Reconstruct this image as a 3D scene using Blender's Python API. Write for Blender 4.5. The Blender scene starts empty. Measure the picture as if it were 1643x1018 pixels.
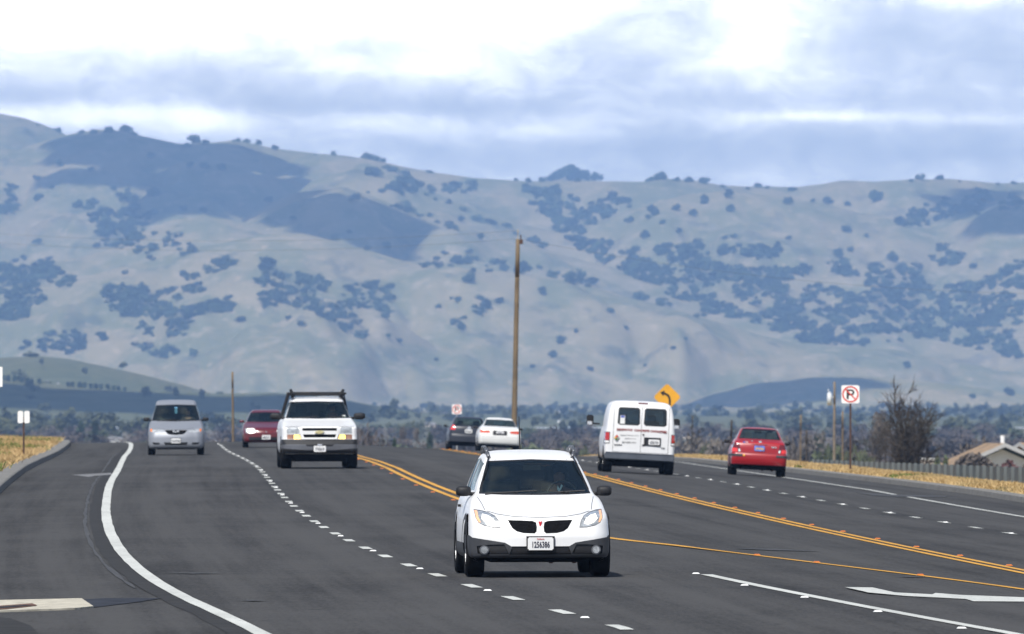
import bpy, bmesh, math, random
import numpy as np
from mathutils import Vector, Matrix

# ------------------------------------------------------------------ camera, sky, sun, exposure
SC = bpy.context.scene
COL = SC.collection
F = 19000.0          # focal length in photo pixels (a long telephoto)
CX, CY, HY = 821.5, 509.0, 596.0   # picture centre and the level of the horizon
CAMZ = 2.45

cam_d = bpy.data.cameras.new('camera')
cam = bpy.data.objects.new('camera', cam_d)
COL.objects.link(cam)
cam.location = (0, 0, CAMZ)
cam.rotation_euler = (math.radians(90) + math.atan((HY - CY) / F), 0, 0)
cam_d.sensor_fit = 'HORIZONTAL'
cam_d.sensor_width = 36.0
cam_d.lens = 36.0 * F / 1643.0
cam_d.clip_start = 1.0
cam_d.clip_end = 60000.0
cam_d.dof.use_dof = True
cam_d.dof.focus_distance = 145.0
cam_d.dof.aperture_fstop = 11.0
SC.camera = cam

SUN_EL, SUN_AZ = math.radians(54), math.radians(203)   # azimuth clockwise from the view direction (+Y)
SUN_DIR = Vector((math.sin(SUN_AZ) * math.cos(SUN_EL), math.cos(SUN_AZ) * math.cos(SUN_EL), math.sin(SUN_EL)))
sun_d = bpy.data.lights.new('sun', 'SUN')
sun_d.energy = 4.5
sun_d.angle = math.radians(0.6)
sun_d.color = (1.0, 0.965, 0.90)
sun = bpy.data.objects.new('sun', sun_d)
COL.objects.link(sun)
sun.rotation_euler = SUN_DIR.to_track_quat('Z', 'Y').to_euler()

SC.view_settings.view_transform = 'Standard'
SC.view_settings.look = 'None'
SC.view_settings.gamma = 1.0
SC.view_settings.exposure = 0.35
SC.cycles.use_denoising = True
SC.cycles.max_bounces = 6
SC.cycles.volume_bounces = 0
SC.cycles.transparent_max_bounces = 12
SC.cycles.sample_clamp_indirect = 4.0

class NT:
    """a small helper for writing node trees"""
    def __init__(s, nt): s.nt = nt; s.n = nt.nodes; s.l = nt.links
    def add(s, t, **kw):
        n = s.n.new(t)
        for k, v in kw.items():
            if k.startswith('i_'):
                n.inputs[k[2:].replace('_', ' ')].default_value = v
            else: setattr(n, k, v)
        return n
    def set(s, sock, v):
        if hasattr(v, 'is_linked') or isinstance(v, bpy.types.NodeSocket): s.l.new(v, sock)
        else: sock.default_value = v
    def m(s, op, a, b=0.0, c=0.0, clamp=False):
        n = s.n.new('ShaderNodeMath'); n.operation = op; n.use_clamp = clamp
        s.set(n.inputs[0], a); s.set(n.inputs[1], b)
        if len(n.inputs) > 2: s.set(n.inputs[2], c)
        return n.outputs[0]
    def mix(s, f, a, b, mode='MIX'):
        n = s.n.new('ShaderNodeMix'); n.data_type = 'RGBA'; n.blend_type = mode
        s.set(n.inputs[0], f); s.set(n.inputs[6], a); s.set(n.inputs[7], b)
        return n.outputs[2]
    def noise(s, vec, scale, detail=4, rough=.55, dist=0.0):
        n = s.n.new('ShaderNodeTexNoise')
        if vec is not None: s.l.new(vec, n.inputs['Vector'])
        n.inputs['Scale'].default_value = scale; n.inputs['Detail'].default_value = detail
        n.inputs['Roughness'].default_value = rough; n.inputs['Distortion'].default_value = dist
        return n.outputs['Fac']
    def ramp(s, f, lo, hi):
        n = s.n.new('ShaderNodeMapRange'); n.interpolation_type = 'SMOOTHSTEP'
        s.set(n.inputs[0], f); n.inputs[1].default_value = lo; n.inputs[2].default_value = hi
        return n.outputs[0]
    def mapv(s, vec, scale=(1, 1, 1), loc=(0, 0, 0), rot=(0, 0, 0)):
        n = s.n.new('ShaderNodeMapping'); s.l.new(vec, n.inputs[0])
        n.inputs['Scale'].default_value = scale; n.inputs['Location'].default_value = loc
        n.inputs['Rotation'].default_value = rot
        return n.outputs[0]

# sky: the Nishita sky with banks of cloud laid over it by direction
W = bpy.data.worlds.new('World'); SC.world = W; W.use_nodes = True
t = NT(W.node_tree); t.n.clear()
sky = t.add('ShaderNodeTexSky', sky_type='NISHITA', sun_disc=False, sun_elevation=SUN_EL, sun_rotation=SUN_AZ,
            altitude=80, air_density=1.0, dust_density=0.6, ozone_density=1.5)
geo = t.add('ShaderNodeTexCoord')
sep = t.add('ShaderNodeSeparateXYZ'); t.l.new(geo.outputs['Generated'], sep.inputs[0])
sx, sy, sz = sep.outputs
syc = t.m('MAXIMUM', t.m('ABSOLUTE', sy), .05)
az = t.m('DIVIDE', sx, syc)              # tangent of azimuth
el = t.m('DIVIDE', sz, syc)              # tangent of elevation
cb = t.add('ShaderNodeCombineXYZ'); t.l.new(az, cb.inputs[0]); t.l.new(el, cb.inputs[1])
cv = t.mapv(cb.outputs[0], scale=(1.0, 2.1, 1.0), loc=(0.0, 0, 0))
n_big = t.noise(cv, 62.0, 8, .58, .35)
n_mid = t.noise(t.mapv(cb.outputs[0], scale=(1, 1.7, 1), loc=(.31, .12, 0)), 210.0, 9, .64, .6)
def blob(a0, e0, ra, re, amp):
    """soft cloud bank centred on a direction"""
    u = t.m('DIVIDE', t.m('SUBTRACT', az, a0), ra); v = t.m('DIVIDE', t.m('SUBTRACT', el, e0), re)
    r2 = t.m('ADD', t.m('MULTIPLY', u, u), t.m('MULTIPLY', v, v))
    return t.m('MULTIPLY', t.m('EXPONENT', t.m('MULTIPLY', r2, -1.0)), amp)
def P2(x, y, rx, ry, a): return blob((x - CX) / F, (HY - y) / F, rx / F, ry / F, a)
bank = [P2(300, -30, 520, 95, .95), P2(760, -20, 260, 90, .70), P2(60, 90, 200, 60, .30), P2(700, 108, 170, 26, .42), P2(540, 100, 60, 20, .12),
        P2(150, 186, 190, 22, .72), P2(320, 196, 70, 26, .50), P2(620, 196, 110, 18, .42), P2(860, 212, 170, 18, .34), P2(1130, 188, 70, 22, .30),
        P2(1215, 40, 70, 60, .50), P2(1160, 90, 120, 40, .22), P2(1310, 187, 120, 9, .60), P2(1560, 192, 130, 10, .28), P2(1560, -10, 130, 24, .55), P2(1490, 110, 60, 26, .18), P2(1060, 140, 40, 12, .22),
        P2(1440, 60, 70, 60, -.22), P2(1600, 90, 110, 60, -.10), P2(280, 130, 160, 34, -.28), P2(480, 168, 180, 16, -.34), P2(60, 152, 120, 14, -.22), P2(780, 172, 150, 14, -.30), P2(960, 60, 80, 60, -.06),
        P2(1300, 160, 260, 16, -.16), P2(1250, 240, 420, 34, -.34), P2(640, 238, 200, 16, -.12), P2(1640, 245, 140, 10, -.16)]
acc = bank[0]
for b_ in bank[1:]: acc = t.m('ADD', acc, b_)
val = t.m('ADD', acc, t.m('MULTIPLY', t.m('SUBTRACT', n_big, .5), 1.1))
val = t.m('ADD', val, t.m('MULTIPLY', t.m('SUBTRACT', n_mid, .5), 1.15))
lit = t.ramp(val, -.55, .95)
rp = t.add('ShaderNodeValToRGB'); t.l.new(lit, rp.inputs[0])
e = rp.color_ramp.elements; e[0].position = 0.0; e[0].color = (.37, .40, .47, 1); e[1].position = 1.0; e[1].color = (1.15, 1.13, 1.08, 1)
q_ = e.new(.30); q_.color = (.52, .54, .59, 1); q_ = e.new(.58); q_.color = (.74, .75, .77, 1)
cloudc = rp.outputs[0]
cl = t.add('ShaderNodeVectorMath', operation='SCALE'); t.l.new(cloudc, cl.inputs[0]); cl.inputs['Scale'].default_value = 1.0
# near the horizon the clear air under the clouds; overhead the cover is broken and the blue sky shows through
overhead = t.ramp(sz, .05, .35)
cover = t.m('MULTIPLY', t.ramp(t.noise(t.mapv(geo.outputs['Generated'], scale=(1, 1, 2.2)), 3.2, 6, .55), .46, .60), overhead)
nearh = t.m('SUBTRACT', 1.0, overhead)
covf = t.m('ADD', t.m('MULTIPLY', nearh, .93), t.m('MULTIPLY', cover, .8), clamp=True)
cl_s = t.add('ShaderNodeVectorMath', operation='SCALE'); t.l.new(cl.outputs[0], cl_s.inputs[0]); t.l.new(t.m('ADD', 6.5, t.m('MULTIPLY', t.m('SUBTRACT', 1.0, t.ramp(sz, .034, .075)), 14.5)), cl_s.inputs['Scale'])
skc = t.mix(covf, sky.outputs[0], cl_s.outputs[0])
bg = t.add('ShaderNodeBackground'); t.l.new(skc, bg.inputs[0]); bg.inputs[1].default_value = 0.10
wo = t.add('ShaderNodeOutputWorld'); t.l.new(bg.outputs[0], wo.inputs[0])

# ------------------------------------------------------------------ helpers
R = random.Random(7)
def col4(c): return (c[0], c[1], c[2], 1.0)
def mat(name, color, rough=.6, metal=0.0, spec=.5, coat=0.0, emit=None, estr=0.0, vary=0.0, vscale=4.0, bump=0.0, bscale=40.0):
    m = bpy.data.materials.new(name); m.use_nodes = True
    k = NT(m.node_tree); b = k.n['Principled BSDF']
    b.inputs['Base Color'].default_value = col4(color); b.inputs['Roughness'].default_value = rough
    b.inputs['Metallic'].default_value = metal; b.inputs['Specular IOR Level'].default_value = spec
    b.inputs['Coat Weight'].default_value = coat; b.inputs['Coat Roughness'].default_value = .06
    if emit: b.inputs['Emission Color'].default_value = col4(emit); b.inputs['Emission Strength'].default_value = estr
    if vary or bump: tc = k.add('ShaderNodeTexCoord').outputs['Object']
    if vary:
        f = k.noise(tc, vscale, 5, .6)
        lo = col4([c * (1 - vary) for c in color]); hi = col4([min(1, c * (1 + vary)) for c in color])
        k.l.new(k.mix(k.ramp(f, .3, .7), lo, hi), b.inputs['Base Color'])
    if bump:
        bp = k.add('ShaderNodeBump'); bp.inputs['Strength'].default_value = bump; bp.inputs['Distance'].default_value = .01
        k.l.new(k.noise(tc, bscale, 4, .6), bp.inputs['Height']); k.l.new(bp.outputs[0], b.inputs['Normal'])
    return m
def glass_mat(name, tint, refl=.10, rough=.03):
    m = bpy.data.materials.new(name); m.use_nodes = True
    k = NT(m.node_tree); k.n.clear()
    tr = k.add('ShaderNodeBsdfTransparent'); tr.inputs[0].default_value = col4(tint)
    gl = k.add('ShaderNodeBsdfGlossy'); gl.inputs['Roughness'].default_value = rough; gl.inputs[0].default_value = (.86, .95, .90, 1)
    fr = k.add('ShaderNodeLayerWeight'); fr.inputs[0].default_value = .35
    f = k.m('ADD', k.m('MULTIPLY', fr.outputs['Fresnel'], .55), refl, clamp=True)
    mx = k.add('ShaderNodeMixShader'); k.l.new(f, mx.inputs[0]); k.l.new(tr.outputs[0], mx.inputs[1]); k.l.new(gl.outputs[0], mx.inputs[2])
    o = k.add('ShaderNodeOutputMaterial'); k.l.new(mx.outputs[0], o.inputs[0])
    return m
def tag(o, label=None, cat=None, group=None, kind=None):
    if label: o['label'] = label
    if cat: o['category'] = cat
    if group: o['group'] = group
    if kind: o['kind'] = kind
    return o
def link(o, parent=None):
    COL.objects.link(o)
    if parent is not None: o.parent = parent
    return o
def mesh_obj(name, verts, faces, m, parent=None, smooth=False):
    me = bpy.data.meshes.new(name)
    me.from_pydata([tuple(map(float, v)) for v in verts], [], faces)
    me.update()
    if m is not None:
        for q in (m if isinstance(m, (list, tuple)) else [m]): me.materials.append(q)
    if smooth: me.polygons.foreach_set('use_smooth', [True] * len(me.polygons))
    return link(bpy.data.objects.new(name, me), parent)
def bm_obj(name, bm, m, parent=None, smooth=False):
    me = bpy.data.meshes.new(name); bm.to_mesh(me); bm.free()
    for q in (m if isinstance(m, (list, tuple)) else [m]): me.materials.append(q)
    if smooth: me.polygons.foreach_set('use_smooth', [True] * len(me.polygons))
    return link(bpy.data.objects.new(name, me), parent)
def empty(name, loc=(0, 0, 0)):
    o = bpy.data.objects.new(name, None); o.empty_display_size = .2; link(o); o.location = loc
    return o
def box(bm, c, s, rot=None, taper=None):
    """box centred on c with size s; taper scales the top in x,y"""
    vs = []
    for z in (-.5, .5):
        for y in (-.5, .5):
            for x in (-.5, .5):
                k = taper if (taper and z > 0) else 1.0
                v = Vector((x * s[0] * k, y * s[1] * k, z * s[2]))
                if rot is not None: v = rot @ v
                vs.append(bm.verts.new(v + Vector(c)))
    for f in ((0, 2, 3, 1), (4, 5, 7, 6), (0, 1, 5, 4), (2, 6, 7, 3), (0, 4, 6, 2), (1, 3, 7, 5)):
        bm.faces.new([vs[i] for i in f])
def tube(bm, p, q, r0, r1=None, n=8, caps=True):
    p, q = Vector(p), Vector(q); r1 = r0 if r1 is None else r1
    d = (q - p)
    if d.length < 1e-6: return
    d.normalize(); a = d.orthogonal().normalized(); b = d.cross(a)
    A = [bm.verts.new(p + (a * math.cos(2 * math.pi * i / n) + b * math.sin(2 * math.pi * i / n)) * r0) for i in range(n)]
    B = [bm.verts.new(q + (a * math.cos(2 * math.pi * i / n) + b * math.sin(2 * math.pi * i / n)) * r1) for i in range(n)]
    for i in range(n): bm.faces.new((A[i], A[(i + 1) % n], B[(i + 1) % n], B[i]))
    if caps: bm.faces.new(A[::-1]); bm.faces.new(B)
def ellipsoid(bm, c, r, seg=14, rings=9):
    m_ = Matrix.Translation(c) @ Matrix.Diagonal((r[0], r[1], r[2], 1))
    bmesh.ops.create_uvsphere(bm, u_segments=seg, v_segments=rings, radius=1, matrix=m_)
def copy_tree(o, parent=None):
    c = o.copy(); COL.objects.link(c)
    if parent is not None: c.parent = parent
    for ch in list(o.children): copy_tree(ch, c)
    return c
def text(s, size, m, loc, rot=(math.pi / 2, 0, 0), parent=None, width=None, name='lettering', bold=0.0, ext=.002):
    cu = bpy.data.curves.new(name, 'FONT'); cu.body = s; cu.size = size; cu.align_x = 'CENTER'; cu.align_y = 'CENTER'
    cu.extrude = ext; cu.offset = bold; cu.resolution_u = 3; cu.materials.append(m)
    tmp = bpy.data.objects.new(name, cu); COL.objects.link(tmp)
    me = bpy.data.meshes.new_from_object(tmp); me.name = name
    bpy.data.objects.remove(tmp); bpy.data.curves.remove(cu)
    o = bpy.data.objects.new(name, me); link(o, parent); o.location = loc; o.rotation_euler = rot
    if width: 
        n = max(1, len(s)); o.scale = (width / (n * size * .60), 1, 1)
    return o
def in_poly(x, y, P):
    c = False; j = len(P) - 1
    for i in range(len(P)):
        if (P[i][1] > y) != (P[j][1] > y) and x < (P[j][0] - P[i][0]) * (y - P[i][1]) / (P[j][1] - P[i][1] + 1e-12) + P[i][0]: c = not c
        j = i
    return c

# value noise for terrain
def _h(i, j, s):
    v = np.sin(i * 127.1 + j * 311.7 + s * 74.7) * 43758.5453
    return v - np.floor(v)
def vnoise(x, y, s=0):
    x = np.asarray(x, float); y = np.asarray(y, float)
    i = np.floor(x); j = np.floor(y); u = x - i; v = y - j
    u = u * u * u * (u * (u * 6 - 15) + 10); v = v * v * v * (v * (v * 6 - 15) + 10)
    return ((_h(i, j, s) * (1 - u) + _h(i + 1, j, s) * u) * (1 - v) + (_h(i, j + 1, s) * (1 - u) + _h(i + 1, j + 1, s) * u) * v)
def fbm(x, y, s=0, o=4):
    a, t_, n = .5, 0, 0
    for k in range(o):
        t_ = t_ + a * vnoise(x * 2 ** k + k * 13.7, y * 2 ** k - k * 7.3, s + k); n += a; a *= .5
    return t_ / n
def sstep(a, b, x):
    q = np.clip((np.asarray(x, float) - a) / (b - a), 0, 1); return q * q * (3 - 2 * q)

# ------------------------------------------------------------------ the lie of the land
# h = metres below the camera.  h0: along the road's right double yellow line
H0D = [-60, 60, 300, 336, 380, 430, 470, 500, 540, 600, 700, 850, 1000, 1400]
H0H = [2.65, 2.65, 2.66, 2.74, 2.86, 3.00, 3.10, 3.24, 3.50, 4.1, 5.6, 8.6, 11.0, 14.0]
def h0(d): 
    return np.interp(d, H0D, H0H)
_B = [(1643, 917.7), (1594.7, 908), (1513, 892), (1440.6, 877.5), (1376, 865.5), (1327, 854), (1278, 844), (1235, 833), (1201, 825), (1164.6, 814),
      (1134.7, 807), (1104.7, 801), (1077, 795), (1053, 788.5), (1027.7, 783), (1004, 777.8), (980.6, 773.5), (961, 768), (780, 731), (740, 725.5), (715, 721.8)]
_bd, _bx = [], []
for x, y in _B:
    lo, hi = 60., 480.
    for _ in range(40):
        mid = (lo + hi) / 2
        if F * h0(mid) / mid > y - HY: lo = mid
        else: hi = mid
    _bd.append(lo); _bx.append((x - CX) * lo / F)
_bp = np.polyfit(_bd, _bx, 3)
def XB(d):
    d = np.asarray(d, float)
    dc = np.clip(d, 130, 470)
    base = np.polyval(_bp, dc); sl = np.polyval(np.polyder(_bp), dc)
    ex = np.maximum(d - 470, 0)
    return base + sl * (d - dc) - .00016 * ex ** 2
_UX = [-60, -15.5, -12, -7, -4, 0, 14, 60]
_UH = [-.12, -.12, -.18, -.20, -.20, 0, .70, .70]
def UL(d): return np.interp(d, [60, 240, 400, 520], [-14.6, -14.2, -14.7, -14.9])   # left kerb
def UR(d): return np.interp(d, [60, 260, 350, 420, 600], [9.6, 9.6, 9.8, 9.8, 9.8])           # right kerb
def h_road(X, d):
    u = X - XB(d)
    return h0(d) + np.interp(u, _UX, _UH) - .07 * sstep(380, 450, d) * sstep(-3, -6, u)
PD = [-60, 150, 400, 760, 1500, 2500, 4600, 9000, 30000]
PH = [4.3, 4.3, 4.8, 9.0, 14.0, 17.0, 22.0, 30.0, 36.0]
def h_land(X, d):
    """ground sheet: verges, embankments, the plain"""
    X = np.asarray(X, float); d = np.asarray(d, float)
    u = X - XB(d)
    hr = h_road(X, d)
    plain = np.interp(d, PD, PH) + (fbm(X / 40, d / 90, 3) - .5) * 1.2
    ul, ur = UL(d), UR(d)
    eL = np.maximum(ul - u, 0); eR = np.maximum(u - ur, 0)
    bumpy = (fbm(X / 1.3, d / 5, 9) - .5) * .12
    vL = hr - .13 - np.interp(eL, [0, .5, 2.5, 6, 30], [0, .02, .08, .10, .10]) + bumpy * sstep(.3, 1.5, eL)
    vR = hr - .13 - np.interp(eR, [0, .6, 1.4, 2.6], [0, .02, .10, .10]) + bumpy * sstep(.5, 1.2, eR)
    hl = np.where(u < ul - .22, vL, np.where(u > ur + .22, vR, hr + .22))
    kL = sstep(7, 26, eL); kR = sstep(1.9, 7.0, eR)
    k = np.maximum(np.maximum(kL, kR), sstep(620, 900, d))
    return hl * (1 - k) + plain * k
def gz(X, d): return CAMZ - h_road(X, d)
def lz(X, d): return CAMZ - h_land(X, d)
def hit(x, y, fn=h_road, d0=80., d1=560., n=2400):
    """where the line of sight through photo pixel (x, y) meets the ground"""
    d = np.linspace(d0, d1, n); X = (x - CX) * d / F
    k = (F * fn(X, d) / d + HY) <= y
    i = int(np.argmax(k)) if k.any() else int(np.argmin(F * fn(X, d) / d + HY - y))
    return float(X[i]), float(d[i]), CAMZ - float(fn(X[i], d[i]))
def pix_x(x, d): return (x - CX) * d / F
def pix_z(y, d): return CAMZ - (y - HY) * d / F

# ridges of the hills, front to back: (distance, [(photo x, photo y) of the crest], steepness)
RID = [
 (5500, [(-900, 640), (-200, 600), (0, 609), (100, 618), (200, 628), (330, 631), (440, 629), (540, 639), (620, 655), (700, 672), (900, 690), (2600, 700)], .10),
 (6300, [(-900, 600), (-250, 568), (0, 575), (60, 573), (110, 577), (200, 596), (280, 616), (340, 632), (440, 650), (600, 670), (2600, 700)], .12),
 (9600, [(-900, 700), (960, 700), (1000, 672), (1090, 650), (1150, 630), (1210, 616), (1300, 605), (1380, 604), (1450, 608), (1560, 622), (1643, 634), (1800, 640), (2600, 650)], .13),
 (11200, [(-900, 520), (-200, 470), (0, 470), (150, 440), (250, 415), (321, 396), (418, 376), (485, 373), (550, 390), (650, 419), (768, 432), (898, 446), (1019, 481), (1099, 502), (1210, 535), (1294, 555), (1428, 560), (1511, 577), (1643, 600), (2600, 640)], .17),
 (12000, [(-900, 420), (-100, 440), (60, 425), (130, 415), (187, 396), (217, 376), (278, 353), (335, 349), (418, 362), (480, 368), (560, 400), (700, 470), (2600, 600)], .16),
 (12300, [(-900, 520), (300, 420), (400, 345), (470, 310), (550, 299), (674, 342), (751, 365), (835, 388), (885, 405), (985, 429), (1099, 465), (1210, 508), (1350, 540), (1643, 500), (2600, 500)], .17),
 (13000, [(-900, 500), (350, 420), (500, 290), (570, 270), (634, 281), (724, 321), (831, 358), (890, 372), (918, 368), (1019, 335), (1099, 312), (1170, 306), (1260, 316), (1400, 345), (1500, 365), (1600, 330), (1643, 322), (2000, 330), (2600, 400)], .17),
 (14000, [(-900, 240), (-200, 250), (30, 240), (90, 219), (130, 212), (160, 208), (200, 210), (225, 218), (290, 232), (340, 230), (380, 225), (440, 238), (500, 245), (560, 252), (610, 260), (690, 276), (760, 286), (850, 291), (920, 292), (980, 293), (1030, 292), (1060, 286), (1110, 289), (1160, 297), (1210, 300), (1260, 303), (1310, 297), (1350, 292), (1400, 296), (1450, 295), (1480, 289), (1520, 287), (1560, 291), (1600, 295), (1643, 293), (2000, 280), (2600, 330)], .18),
 (15200, [(-900, 170), (-200, 172), (0, 182), (40, 190), (95, 211), (140, 240), (300, 300), (2600, 300)], .18),
 (17000, [(-900, 330), (840, 310), (862, 296), (880, 286), (900, 275), (920, 269), (940, 278), (960, 290), (985, 304), (2600, 330)], .2),
]
_RP = [(D, np.array([p[0] for p in P], float), np.array([p[1] for p in P], float), s) for D, P, s in RID]
def hillz(X, D):
    X = np.asarray(X, float); D = np.asarray(D, float)
    px = CX + F * X / D
    z = CAMZ - np.interp(D, PD, PH) + (fbm(X / 200, D / 300, 5) - .5) * 3
    g1 = np.abs(fbm(X / 150 + .25 * fbm(X / 90, D / 300, 2), D / 520, 11, 4) - .5) * 2      # gullies
    g2 = fbm(X / 60, D / 150, 21, 4) - .5
    for Di, xs, ys, s in _RP:
        wob = 0.35 * (fbm(D / 300, X / 500, int(Di) % 17) - .5) * 220 * np.clip(np.abs(D - Di) / 600, 0, 1)
        y = np.interp(px + wob, xs, ys)
        zr = CAMZ + (HY - y) * Di / F
        dt = D - Di
        st = np.where(dt < 0, s, .3)
        base = zr - st * (np.sqrt(dt * dt + 110. ** 2) - 110.)
        away = np.clip(np.abs(dt) / 450., 0, 1)
        base = base + away * ((g1 - .22) * 74 + g2 * 20) * (1 if Di > 9000 else .45) + g2 * 1.2
        k = np.clip(.5 + .5 * (base - z) / 9., 0, 1)      # soft union
        z = z * (1 - k) + base * k + 9. * k * (1 - k)
    return z
def hit_hill(x, y, d0=4700., d1=17400.):
    D = np.arange(d0, d1, 12.); X = (x - CX) * D / F
    yy = HY - F * (hillz(X, D) - CAMZ) / D
    k = yy <= y
    i = int(np.argmax(k)) if k.any() else int(np.argmin(yy))
    return float(X[i]), float(D[i]), float(hillz(X[i], D[i])), bool(k.any())
# ------------------------------------------------------------------ materials of the setting
def ground_mat():
    m = bpy.data.materials.new('verge_soil'); m.use_nodes = True; k = NT(m.node_tree); b = k.n['Principled BSDF']
    p = k.add('ShaderNodeNewGeometry').outputs['Position']
    near = k.noise(k.mapv(p, (1, .35, 1)), 1.3, 6, .65)
    far = k.noise(k.mapv(p, (1, .3, 1)), .012, 6, .6)
    straw = k.mix(k.ramp(near, .35, .65), (.30, .20, .075, 1), (.48, .36, .16, 1))
    green = (.085, .115, .035, 1)
    a = k.mix(k.ramp(k.noise(k.mapv(p, (1, .25, 1), (3, 8, 1)), .22, 4, .6), .54, .62), straw, green)
    sp = k.add('ShaderNodeSeparateXYZ'); k.l.new(p, sp.inputs[0])
    f = k.ramp(sp.outputs[1], 550, 1000)
    field = k.mix(k.ramp(far, .42, .58), (.085, .085, .055, 1), (.14, .12, .085, 1))
    k.l.new(k.mix(f, a, field), b.inputs['Base Color']); b.inputs['Roughness'].default_value = .95
    b.inputs['Specular IOR Level'].default_value = .1
    return m
def asphalt_mat():
    m = bpy.data.materials.new('asphalt'); m.use_nodes = True; k = NT(m.node_tree); b = k.n['Principled BSDF']
    p = k.add('ShaderNodeNewGeometry').outputs['Position']
    patch = k.noise(k.mapv(p, (1, .10, 1)), .55, 6, .6)
    streak = k.noise(k.mapv(p, (2.2, .03, 1)), 1.0, 5, .65)
    lane = k.noise(k.mapv(p, (.25, .5, 1)), .35, 5, .65, .4)
    fine = k.noise(p, 55.0, 3, .8)
    mid = k.noise(k.mapv(p, (1, .2, 1)), 9.0, 4, .7)
    at = k.add('ShaderNodeAttribute'); at.attribute_name = 'across'
    sp = k.add('ShaderNodeSeparateXYZ'); k.l.new(p, sp.inputs[0])
    cbx = k.add('ShaderNodeCombineXYZ'); k.l.new(at.outputs['Fac'], cbx.inputs[0]); k.l.new(sp.outputs[1], cbx.inputs[1])
    tracks = k.noise(k.mapv(cbx.outputs[0], (1.15, .010, 1)), 1.0, 5, .7)         # wheel paths along the lanes
    seams = k.noise(k.mapv(cbx.outputs[0], (6.0, .02, 1)), 1.0, 3, .7)
    grain = k.noise(k.mapv(p, (24, 1.3, 1)), 1.0, 3, .85)
    s = k.m('ADD', k.m('MULTIPLY', patch, .20), k.m('MULTIPLY', tracks, .32))
    s = k.m('ADD', s, k.m('MULTIPLY', fine, .10)); s = k.m('ADD', s, k.m('MULTIPLY', mid, .12)); s = k.m('ADD', s, k.m('MULTIPLY', lane, .14))
    s = k.m('ADD', s, k.m('MULTIPLY', grain, .22)); s = k.m('ADD', s, k.m('MULTIPLY', seams, .08))
    c = k.mix(k.ramp(s, .45, .66), (.021, .021, .022, 1), (.062, .061, .061, 1))
    spot = k.ramp(k.noise(k.mapv(p, (1, .3, 1), (5, 5, 5)), 2.6, 2, .5), .70, .76)
    c = k.mix(k.m('MULTIPLY', spot, .6), c, (.016, .016, .017, 1))
    k.l.new(c, b.inputs['Base Color'])
    b.inputs['Roughness'].default_value = .92; b.inputs['Specular IOR Level'].default_value = .12
    bp = k.add('ShaderNodeBump'); bp.inputs['Strength'].default_value = .35; bp.inputs['Distance'].default_value = .004
    k.l.new(fine, bp.inputs['Height']); k.l.new(bp.outputs[0], b.inputs['Normal'])
    return m
def paint_mat(name, c, wear=.5):
    m = bpy.data.materials.new(name); m.use_nodes = True; k = NT(m.node_tree); b = k.n['Principled BSDF']
    p = k.add('ShaderNodeNewGeometry').outputs['Position']
    f = k.ramp(k.noise(k.mapv(p, (1, .4, 1)), 14.0, 6, .75), wear, wear + .22)
    f2 = k.ramp(k.noise(k.mapv(p, (1, .2, 1)), 1.1, 4, .6), .3, .75)
    c2 = k.mix(f2, col4(c), col4([q * .78 for q in c]))
    k.l.new(k.mix(k.m('MULTIPLY', f, .75), c2, (c[0] * .35, c[1] * .35, c[2] * .38, 1)), b.inputs['Base Color'])
    b.inputs['Roughness'].default_value = .7; b.inputs['Specular IOR Level'].default_value = .25
    return m
def hill_mat():
    m = bpy.data.materials.new('hill_grass'); m.use_nodes = True; k = NT(m.node_tree); b = k.n['Principled BSDF']
    p = k.add('ShaderNodeNewGeometry').outputs['Position']
    a = k.noise(k.mapv(p, (1, .35, 1.5)), .012, 7, .62, .6)
    c = k.noise(k.mapv(p, (1, .5, 2.0), (40, 9, 3)), .045, 6, .68)
    tan = (.285, .240, .140, 1); green = (.180, .180, .095, 1); scrub = (.075, .085, .065, 1)
    q = k.mix(k.ramp(a, .40, .60), green, tan)
    q = k.mix(k.m('MULTIPLY', k.ramp(c, .50, .70), .55), q, (.42, .34, .24, 1))
    s = k.noise(k.mapv(p, (1, .4, 1.6), (7, 90, 3)), .022, 8, .66)
    q = k.mix(k.m('MULTIPLY', k.ramp(s, .54, .66), .55), q, scrub)
    f = k.noise(k.mapv(p, (1, .25, 2), (70, 9, 30)), .09, 6, .7)
    q = k.mix(k.m('MULTIPLY', k.ramp(f, .56, .68), .6), q, (.46, .36, .25, 1))       # bare banks and cattle tracks
    sq_ = k.add('ShaderNodeSeparateXYZ'); k.l.new(p, sq_.inputs[0])
    near = k.m('SUBTRACT', 1.0, k.ramp(sq_.outputs[1], 7400, 8600))
    wv_ = k.noise(k.mapv(p, (.03, .3, 4.0)), .35, 3, .6)
    crop = k.mix(k.ramp(wv_, .42, .58), (.062, .075, .040, 1), (.10, .108, .062, 1))  # green cropland on the nearer low hills
    q = k.mix(k.m('MULTIPLY', near, .85), q, crop)
    k.l.new(q, b.inputs['Base Color']); b.inputs['Roughness'].default_value = 1.0; b.inputs['Specular IOR Level'].default_value = .05
    return m
def concrete_mat(name, c, sc=6.0):
    return mat(name, c, rough=.9, spec=.2, vary=.28, vscale=sc, bump=.3, bscale=60)
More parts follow.
